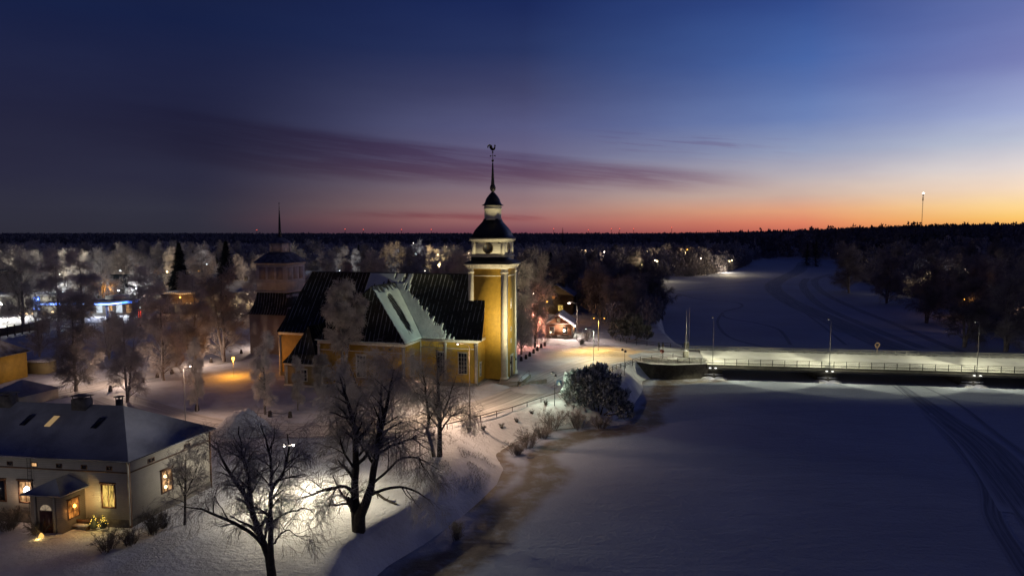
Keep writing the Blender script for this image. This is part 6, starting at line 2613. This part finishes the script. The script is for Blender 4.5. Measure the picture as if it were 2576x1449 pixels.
house('flat_building', 'low dark building with snowy roof right of the black spruces', (S(700, 690, 330)[0], 330, 0), (1, 0), (0, 1), 30, 14, 5, 3, mat('town_wall', (.16, .13, .11), .8), ROOFSNOW, 'gable_x', .5, cat='building')
house('town_house', 'house with bluish snowy roof between the two black spruces', (S(478, 725, 285)[0], 285, 0), (1, 0), (0, 1), 16, 12, 6, 3.5, mat('town_wall2', (.14, .11, .09), .8), ROOFSNOW, 'gable_x', .5, cat='house',
      wins=[('f', 5, 1.5, 1.0, 1.2, LIT_O, fwb), ('f', 9, 1.5, 1.0, 1.2, GLASS, fwb)])
# dark wall and rail at left
A0, A1 = G(-20, 855), G(125, 828)
t = thing('barrier_fence', 'dark panel fence with tall posts along the car park at left', 'fence', (A0[0], A0[1], 0))
dv_ = Vector((A1[0] - A0[0], A1[1] - A0[1]))
u_ = dv_.normalized()
m = MB(aff(u_, (-u_.y, u_.x)))
L_ = dv_.length
m.box(0, L_, -.05, .05, .5, 2.6)
m.build('panel', mat('fence_dark', (.07, .06, .055), .8), t)
for k in range(9):
    m = MB(aff(u_, (-u_.y, u_.x)))
    x = L_ * k / 8
    m.box(x - .1, x + .1, -.12, .1, -.3, 3.0)
    m.build('post', IRON, t)
rail_fence('street_railing', 'dark railing along the street below the filling station', [G(160, 822), G(330, 820), G(450, 824)], (1.0, .6), 2.2, .05)


def car(label, loc, rz, paint):
    T = thing('parked_car', label, 'car', loc, rz)
    m = MB()
    prof = [(-2.15, .35), (2.1, .35), (2.15, .7), (2.0, .88), (1.15, .98), (.55, 1.42), (-1.1, 1.45), (-1.85, 1.0), (-2.15, .92)]
    m.slab([(x, -.85, z) for x, z in prof], (0, 1.7, 0))
    b_2 = m.build('body', paint, T)
    m = MB()
    m.slab([(x, -.86, z) for x, z in [(1.0, 1.0), (.5, 1.36), (-1.05, 1.38), (-1.6, 1.02)]], (0, 1.72, 0))
    m.build('windows', GLASS, T)
    for x in (-1.35, 1.35):
        for y in (-.87, .67):
            m = MB(np.array([[1, 0, 0, x], [0, 0, 1, y], [0, 1, 0, .33], [0, 0, 0, 1.0]]))
            m.lathe([(.33, 0), (.33, .2)], (0, 0), 12)
            m.build('wheel', mat('tyre', (.02, .02, .02), .9), T)
    m = MB()
    m.slab([(x, -.8, z) for x, z in [(.5, 1.44), (.45, 1.52), (-1.0, 1.54), (-1.1, 1.46)]], (0, 1.6, 0))
    m.build('roof_snow', SNOW, T)
    return T


g = G(287, 812)
car('dark parked car with snowy roof in front of the blue canopy', (g[0], g[1], .1), .1, mat('car_dark', (.03, .03, .035), .4))
g = G(712, 822)
car('snowy car parked by the street left of the bell tower', (g[0], g[1], .1), .05, mat('car_silver', (.25, .26, .27), .4))

# ------------------------------------------------------------------ small far lamps
LAMPS = [  # x, y, distance, radius, kind, light power
    (35, 661, 420, .30, 'C', 0), (188, 692, 330, .38, 'C', 0), (303, 681, 340, .36, 'C', 0), (243, 686, 285, 1.25, 'W', 5200), (38, 714, 262, .95, 'W', 2600), (56, 702, 300, .25, 'W', 0),
    (277, 727, 255, .42, 'O', 90), (298, 731, 250, .28, 'C', 0), (342, 726, 246, .34, 'C', 300), (159, 735, 240, .32, 'C', 500), (363, 743, 236, .26, 'P', 0), (364, 686, 330, .3, 'O', 0),
    (520, 665, 330, .40, 'C', 500), (420, 684, 290, .45, 'Y', 400), (499, 682, 300, .28, 'O', 0), (453, 748, 222, .26, 'O', 30), (653, 663, 330, .40, 'P', 900), (663, 688, 300, .38, 'P', 700),
    (855, 681, 330, .34, 'C', 900), (937, 680, 330, .30, 'C', 500), (1046, 639, 480, .5, 'C', 900), (1065, 640, 480, .35, 'C', 0), (1101, 641, 430, .5, 'Y', 1500), (1102, 667, 380, .42, 'Y', 1200),
    (1084, 667, 380, .40, 'Y', 0), (1105, 659, 390, .34, 'Y', 1500), (1069, 682, 340, .22, 'P', 0), (1040, 612, 700, .35, 'P', 0), (1180, 637, 420, .30, 'P', 800),
    (1520, 634, 560, .55, 'P', 500), (1479, 639, 560, .40, 'Y', 0), (1530, 639, 560, .3, 'C', 0), (1628, 633, 560, .40, 'Y', 300), (1615, 666, 380, .36, 'Y', 300), (1653, 657, 420, .5, 'Y', 900),
    (1729, 628, 560, .38, 'O', 0), (1729, 635, 560, .34, 'Y', 200), (1763, 650, 470, .32, 'P', 200), (1648, 655, 430, .3, 'P', 0), (1341, 738, 225, .26, 'P', 300), (1377, 759, 205, .26, 'O', 200),
    (2251, 668, 400, .30, 'P', 0), (2333, 689, 330, .28, 'P', 0), (2349, 689, 330, .28, 'C', 150), (2369, 687, 330, .28, 'C', 0), (2325, 701, 320, .22, 'Y', 0), (2429, 676, 310, .32, 'P', 150), (2435, 684, 305, .32, 'P', 0),
    (2426, 753, 240, .2, 'O', 0), (1835, 657, 480, .45, 'Y', 500), (1841, 655, 480, .4, 'Y', 0), (150, 690, 350, .2, 'W', 0), (1296, 600, 1200, .4, 'P', 0), (1130, 678, 345, .2, 'P', 0),
]
KN = {'C': (GLOW_C, 'bluish white', (.85, .92, 1)), 'W': (GLOW_W, 'bright white', (1, .93, .75)), 'P': (GLOW_P, 'warm white', (1, .75, .52)), 'O': (GLOW_O, 'orange', (1, .45, .1)), 'Y': (emis('lamp_yellow', (1, .74, .36), 10), 'yellowish', (1, .75, .4))}
PROTO = {}
for (x, y, Yd, r, k, pw_) in LAMPS:
    w = S(x, y, Yd)
    z0 = H(w[0], Yd)
    side = 'left of the church' if x < 700 else ('beyond the church roof' if x < 1200 else ('left of the upper river' if x < 1900 else 'in the wood on the right bank'))
    lab = 'distant small %s lamp glowing among the trees %s' % (KN[k][1], side)
    grp = '%s lamps %s' % (KN[k][1], side)
    key = (k, round(w[2] - z0), x in (243, 38))
    kk = k
    if kk not in PROTO:
        T = thing('distant_lamp', lab, 'street lamp', (w[0], Yd, w[2]), 0, grp)
        m = MB()
        m.lathe([(.02, -.9), (.7, -.6), (1.0, 0), (.7, .6), (.02, .9)], (0, 0), 8)
        m.build('bulb', KN[k][0], T)
        m = MB()
        m.tube([(.9, .6, .8), (1.1, .8, -16)], .28, 5)
        m.build('pole', IRON, T)
        T.scale = (r, r, r)
        PROTO[kk] = T
    else:
        T = dup(PROTO[kk], (w[0], Yd, w[2]), 0, r, lab, grp)
    if x < 1200:
        pw_ = pw_ * 2.0 if pw_ < 2000 else pw_ * 1.2
    if pw_:
        d = bpy.data.lights.new('bulb_light', 'POINT')
        d.energy = pw_ * LM
        d.color = KN[k][2]
        d.shadow_soft_size = .4
        o = bpy.data.objects.new('bulb_light', d)
        COL.objects.link(o)
        o.parent = T
        o.location = (0, -1.6 / r, 0)
# unseen street lamps on the lane behind the frosted birches light the snow there: plain lamps standing on the path
for (x, y, h, lab, pw_, c, lx) in [(300, 975, 3.8, 'street lamp hidden in the frosted birches on the lit path, nearer the manor', 1500, (1, .70, .52), 0),
                                   (500, 925, 3.8, 'street lamp on the lit path by the churchyard stones', 1300, (1, .72, .56), 0),
                                   (648, 880, 3.8, 'street lamp beside the left wall of the bell tower', 1300, (1, .74, .58), 0),
                                   (185, 962, 4.5, 'street lamp behind the manor chimneys', 900, (1, .70, .52), 0)]:
    g = G(x, y)
    T = lamp('street_lamp', lab, (g[0], g[1] + 2), h, [(-.6, -.5)], GLOW_P, r=.06)
    point(T, (-.6, -.6, h + .05), pw_ * .27, c, .2)
# lit snow on the river bend and a porch by the right edge
g = G(1830, 677)
T = lamp('street_lamp', 'low lamp lighting the snowy shore of the far river bend', (g[0], g[1] + 6), 5, [(0, -.3)], GLOW_W, r=.06)
point(T, (0, -2, 5), 2200, (1, .8, .55), .3)
w_ = org + uxh * (HW - 15) + uyh * (-27)
T = lamp('manor_fill_lamp', 'added unseen fill lamp beyond the left edge that brightens the manor front', (w_.x, w_.y), 3.6, [(0, -.02)], GLOW_W, r=.05, z=0)  # added fill lamp out of view, lifts the manor's front wall
point(T, (.3, .3, 3.2), 620, (1, .9, .74), .2)
g = G(2600, 830)
T = lamp('street_lamp', 'lamp beyond the right edge that warms the far bank', (g[0], g[1]), 6, [(0, -.3)], GLOW_P, r=.06)
point(T, (0, -.5, 5.6), 1100, (1, .62, .38), .3)
# house lit at the river bend
p = G(1828, 670)
house('lit_boathouse', 'little house with brightly lit windows at the far river bend', (p[0] - 4, p[1] + 14, 0), (1, 0), (0, 1), 12, 8, 3.5, 2.5, mat('boathouse_wall', (.08, .06, .05), .8), ROOFSNOW, 'gable_x', .5,
      wins=[('f', 3 + 2.2 * k, 1.0, 1.3, 1.3, emis('bright_window', (1, .74, .36), 4), fwb) for k in range(3)])

# radio mast
t = thing('radio_mast', 'thin lattice radio mast with a white light on top at the right horizon', 'mast', (S(2319, 560, 2400)[0], 2400, 0))
mt_ = S(2321, 486, 2400)[2]
m = MB()
for a in range(3):
    q = a * 2.094
    m.tube([(1.1 * math.cos(q), 1.1 * math.sin(q), 0), (1.1 * math.cos(q), 1.1 * math.sin(q), mt_ - 4)], .28, 4)
for k in range(30):
    z = mt_ * k / 30
    m.lathe([(1.2, z), (1.2, z + .6)], (0, 0), 3)
m.build('lattice', mat('mast_paint', (.28, .10, .05), .6), t)
for z in (mt_ - 8, mt_ - 18, mt_ - 24):
    m = MB()
    m.lathe([(2.1, z - 2), (2.4, z), (2.1, z + 2)], (0, 0), 8)
    m.build('antenna', IRON, t)
m = MB()
m.lathe([(.5, mt_ - 3.5), (3.2, mt_ - 1.5), (3.2, mt_), (.5, mt_ + 2)], (0, 0), 8)
m.build('beacon', emis('beacon_white', (1, .98, .9), 12), t)
# wind turbines on the horizon
first = None
for wk, (x, y) in enumerate([(646, 580), (868, 578), (914, 579), (1010, 579), (1085, 579), (1393, 577), (1480, 580), (1538, 577), (1559, 577), (1594, 577), (1690, 574)]):
    w = S(x, y, 4200)
    if first is None:
        T = thing('wind_turbine', 'tiny far wind turbine with red light, %s from the left on the horizon' % ORD[wk], 'wind turbine', (w[0], 4200, w[2]), 0, 'wind turbines on the horizon')
        m = MB()
        m.tube([(0, 2, -60), (0, 2, 0)], [1.6, 1.0], 6)
        m.build('tower', IRON, T)
        m = MB()
        m.box(-1, 1, -1, 4, -1, 1.2)
        m.build('nacelle', IRON, T)
        for a in (.4, 2.494, 4.588):
            m = MB()
            m.slab([(-.4 * math.sin(a), -1.6, .4 * math.cos(a)), (.4 * math.sin(a), -1.6, -.4 * math.cos(a)), (13 * math.cos(a), -1.6, 13 * math.sin(a))], (0, .3, 0))
            m.build('blade', IRON, T)
        m = MB()
        m.lathe([(.2, 1.2), (2.1, 2.4), (2.1, 4.0), (.2, 5.2)], (0, 0), 8)
        m.build('red_light', emis('turbine_red', (1, .10, .06), 2.6), T)
        first = T
    else:
        dup(first, (w[0], 4200, w[2]), 0, 1.0, 'tiny far wind turbine with red light, %s from the left on the horizon' % ORD[wk])

# ------------------------------------------------------------------ far woods
def wood(name, label, n, yr, xr, seed, cond, ncards, csize, hr, mt, conif=.5, wmul=1.0, thin=.55, exc=False):
    rs = np.random.RandomState(seed)
    y = yr[0] * (yr[1] / yr[0]) ** rs.uniform(size=n)
    x = y * rs.uniform(xr[0], xr[1], n)
    ok = cond(x, y)
    if exc:
        for a, b2, r in EXC:
            ok &= np.hypot(x - a, y - b2) > r * .9
        for rd_ in (ROAD1, ROAD2, LANE):
            ok &= seg_dist(x, y, rd_) > 6
    x, y = x[ok], y[ok]
    z = terrain_h(x, y)
    n = len(x)
    h = rs.uniform(hr[0], hr[1], n) * (1 + .25 * (rs.uniform(size=n) > .93))
    con = rs.uniform(size=n) < conif
    idx = np.repeat(np.arange(n), ncards)
    m_ = len(idx)
    f = rs.uniform(.12, 1, m_)
    prof = np.where(con[idx], (1.02 - f) ** .8 * 3.0, np.sqrt(np.clip(f * (1.05 - f) * 4, 0, 1)) * 3.4) * wmul
    a = rs.uniform(0, 6.28, m_)
    r = prof * np.sqrt(rs.uniform(.15, 1, m_))
    C = np.stack([x[idx] + r * np.cos(a), y[idx] + r * np.sin(a), z[idx] + f * h[idx]], 1)
    D = rs.normal(size=(m_, 3)) * csize * .45
    D[:, 2] = np.abs(D[:, 2]) + csize * .5
    Wd = unit(np.cross(D, rs.normal(size=(m_, 3)))) * csize * thin
    m = MB()
    m.cards(C, D, Wd)
    return tag(m.build(name, mt), label, 'forest', None, 'stuff')


FARW = mat('far_wood', (.09, .09, .115), .95, color2=(.20, .19, .23), vscale=.006)
MIDW = mat('mid_wood', (.24, .22, .245), .95, color2=(.46, .43, .46), vscale=.02)


def out_river(x, y):
    return (~inside(x, y, RIVER)) & (seg_dist(x, y, RIVER, True) > 5)


wood('mid_forest', 'grey frosted wood spread behind the town and the river', 2400, (430, 1000), (-1.0, 1.15), 1, lambda x, y: out_river(x, y) & ((y > 520) | (np.abs(x) > .3 * y)), 70, 1.1, (9, 15), MIDW, .25)
wood('forest', 'dark forest stretching to the horizon', 5200, (900, 2300), (-1.0, 1.1), 2, out_river, 34, 2.3, (14, 19), FARW, .6, 1.3)
wood('distant_forest', 'farthest dark band of forest under the sky', 5200, (2300, 7000), (-.95, 1.0), 3, out_river, 16, 5.0, (15, 19), FARW, .6, 2.6)
wood('ridge_forest', 'black pine wood on the rising ground at the right horizon', 1500, (620, 1500), (.42, 1.0), 4, out_river, 60, 1.6, (14, 19), FARW, .4, 1.0)

TWW = mat('twiggy_dark', (.30, .28, .31), .95, color2=(.16, .15, .17), vscale=.05)
TWF = mat('twiggy_frost', (.50, .46, .43), .95, color2=(.28, .26, .245), vscale=.05)
wood('bank_forest', 'dark bare thicket standing under the trees of the right bank', 430, (185, 420), (.36, 1.0), 11, lambda x, y: out_river(x, y) & (x > 90), 420, .85, (8, 15), TWW, .1, 1.25, .26)
wood('bank_forest', 'dark bare wood on the right bank toward the far bend', 600, (400, 720), (.15, 1.0), 12, lambda x, y: out_river(x, y) & (x > 120), 200, 1.3, (10, 16), TWW, .1, 1.3, .28)
wood('riverside_thicket', 'dark thicket between the cottage and the upper river', 300, (188, 520), (-.04, .28), 13, lambda x, y: out_river(x, y) & (x < 62 + .05 * y) & ~((x > 3) & (x < 27) & (y < 226)), 340, .8, (6, 12), TWW, .1, 1.2, .24, True)
wood('town_thicket', 'frosted thicket between the town trees', 430, (225, 560), (-.85, -.04), 14, out_river, 230, .8, (7, 13), TWF, .1, 1.15, .14, True)

wood('bend_forest', 'dark wood closing the far river bend', 1500, (780, 1300), (.22, .70), 15, out_river, 60, 1.6, (12, 17), FARW, .5, 1.3)


def near_bank(x, y):
    d = seg_dist(x, y, RIVER, True)
    return (~inside(x, y, RIVER)) & (d > 2.5) & (d < 16) & ((x > 90) | (y > 205))


wood('shore_thicket', 'dark brush fringing the upper river', 26000, (185, 800), (.10, .80), 16, near_bank, 60, .75, (3, 8), TWW, .0, .7, .26)
wood('mid_wood', 'dim frosted wood between the town and the forest', 3000, (440, 900), (-.95, .5), 17, out_river, 60, 1.3, (10, 15), MIDW, .3, 1.2, .4)
PATH = snowmat('trodden_snow', (0.60, 0.60, 0.63), 0.35, 2.8)
ribbon_mesh('footpath', [([G(*p) for p in [(250, 1520), (330, 1440), (400, 1385), (470, 1345), (560, 1290), (640, 1250)]], 2.2)], PATH, z=.05, zf=terrain_h, kind='structure')

tr_ = None
rs9 = np.random.RandomState(99)
for k, (x, y) in enumerate(scatter(16, lambda x, y: dry(x, y, 6), 77, 12, (300, 560), (-.55, .22))):
    px_c = 1288 + F * x / y
    where = 'among the frosted town trees at left' if px_c < 700 else 'in the wood beyond the church roof' if px_c < 1200 else 'in the dark wood right of the tower'
    lab = '%s dark spruce %s' % ('tall' if k % 2 else 'short', where)
    h9 = rs9.uniform(13, 19)
    if tr_ is None:
        tr_ = spruce('spruce_tree', lab, 700, 722, 640, 3.6, 51, NEEDLE, 'spruces scattered in the town')
        H0 = max(v.co.z for v in [o for o in COL.objects if o.parent is tr_ and o.name.startswith('crown')][0].data.vertices)
        tr_.location = (x, y, H(x, y))
    else:
        dup(tr_, (x, y, H(x, y)), k, h9 / H0, lab)
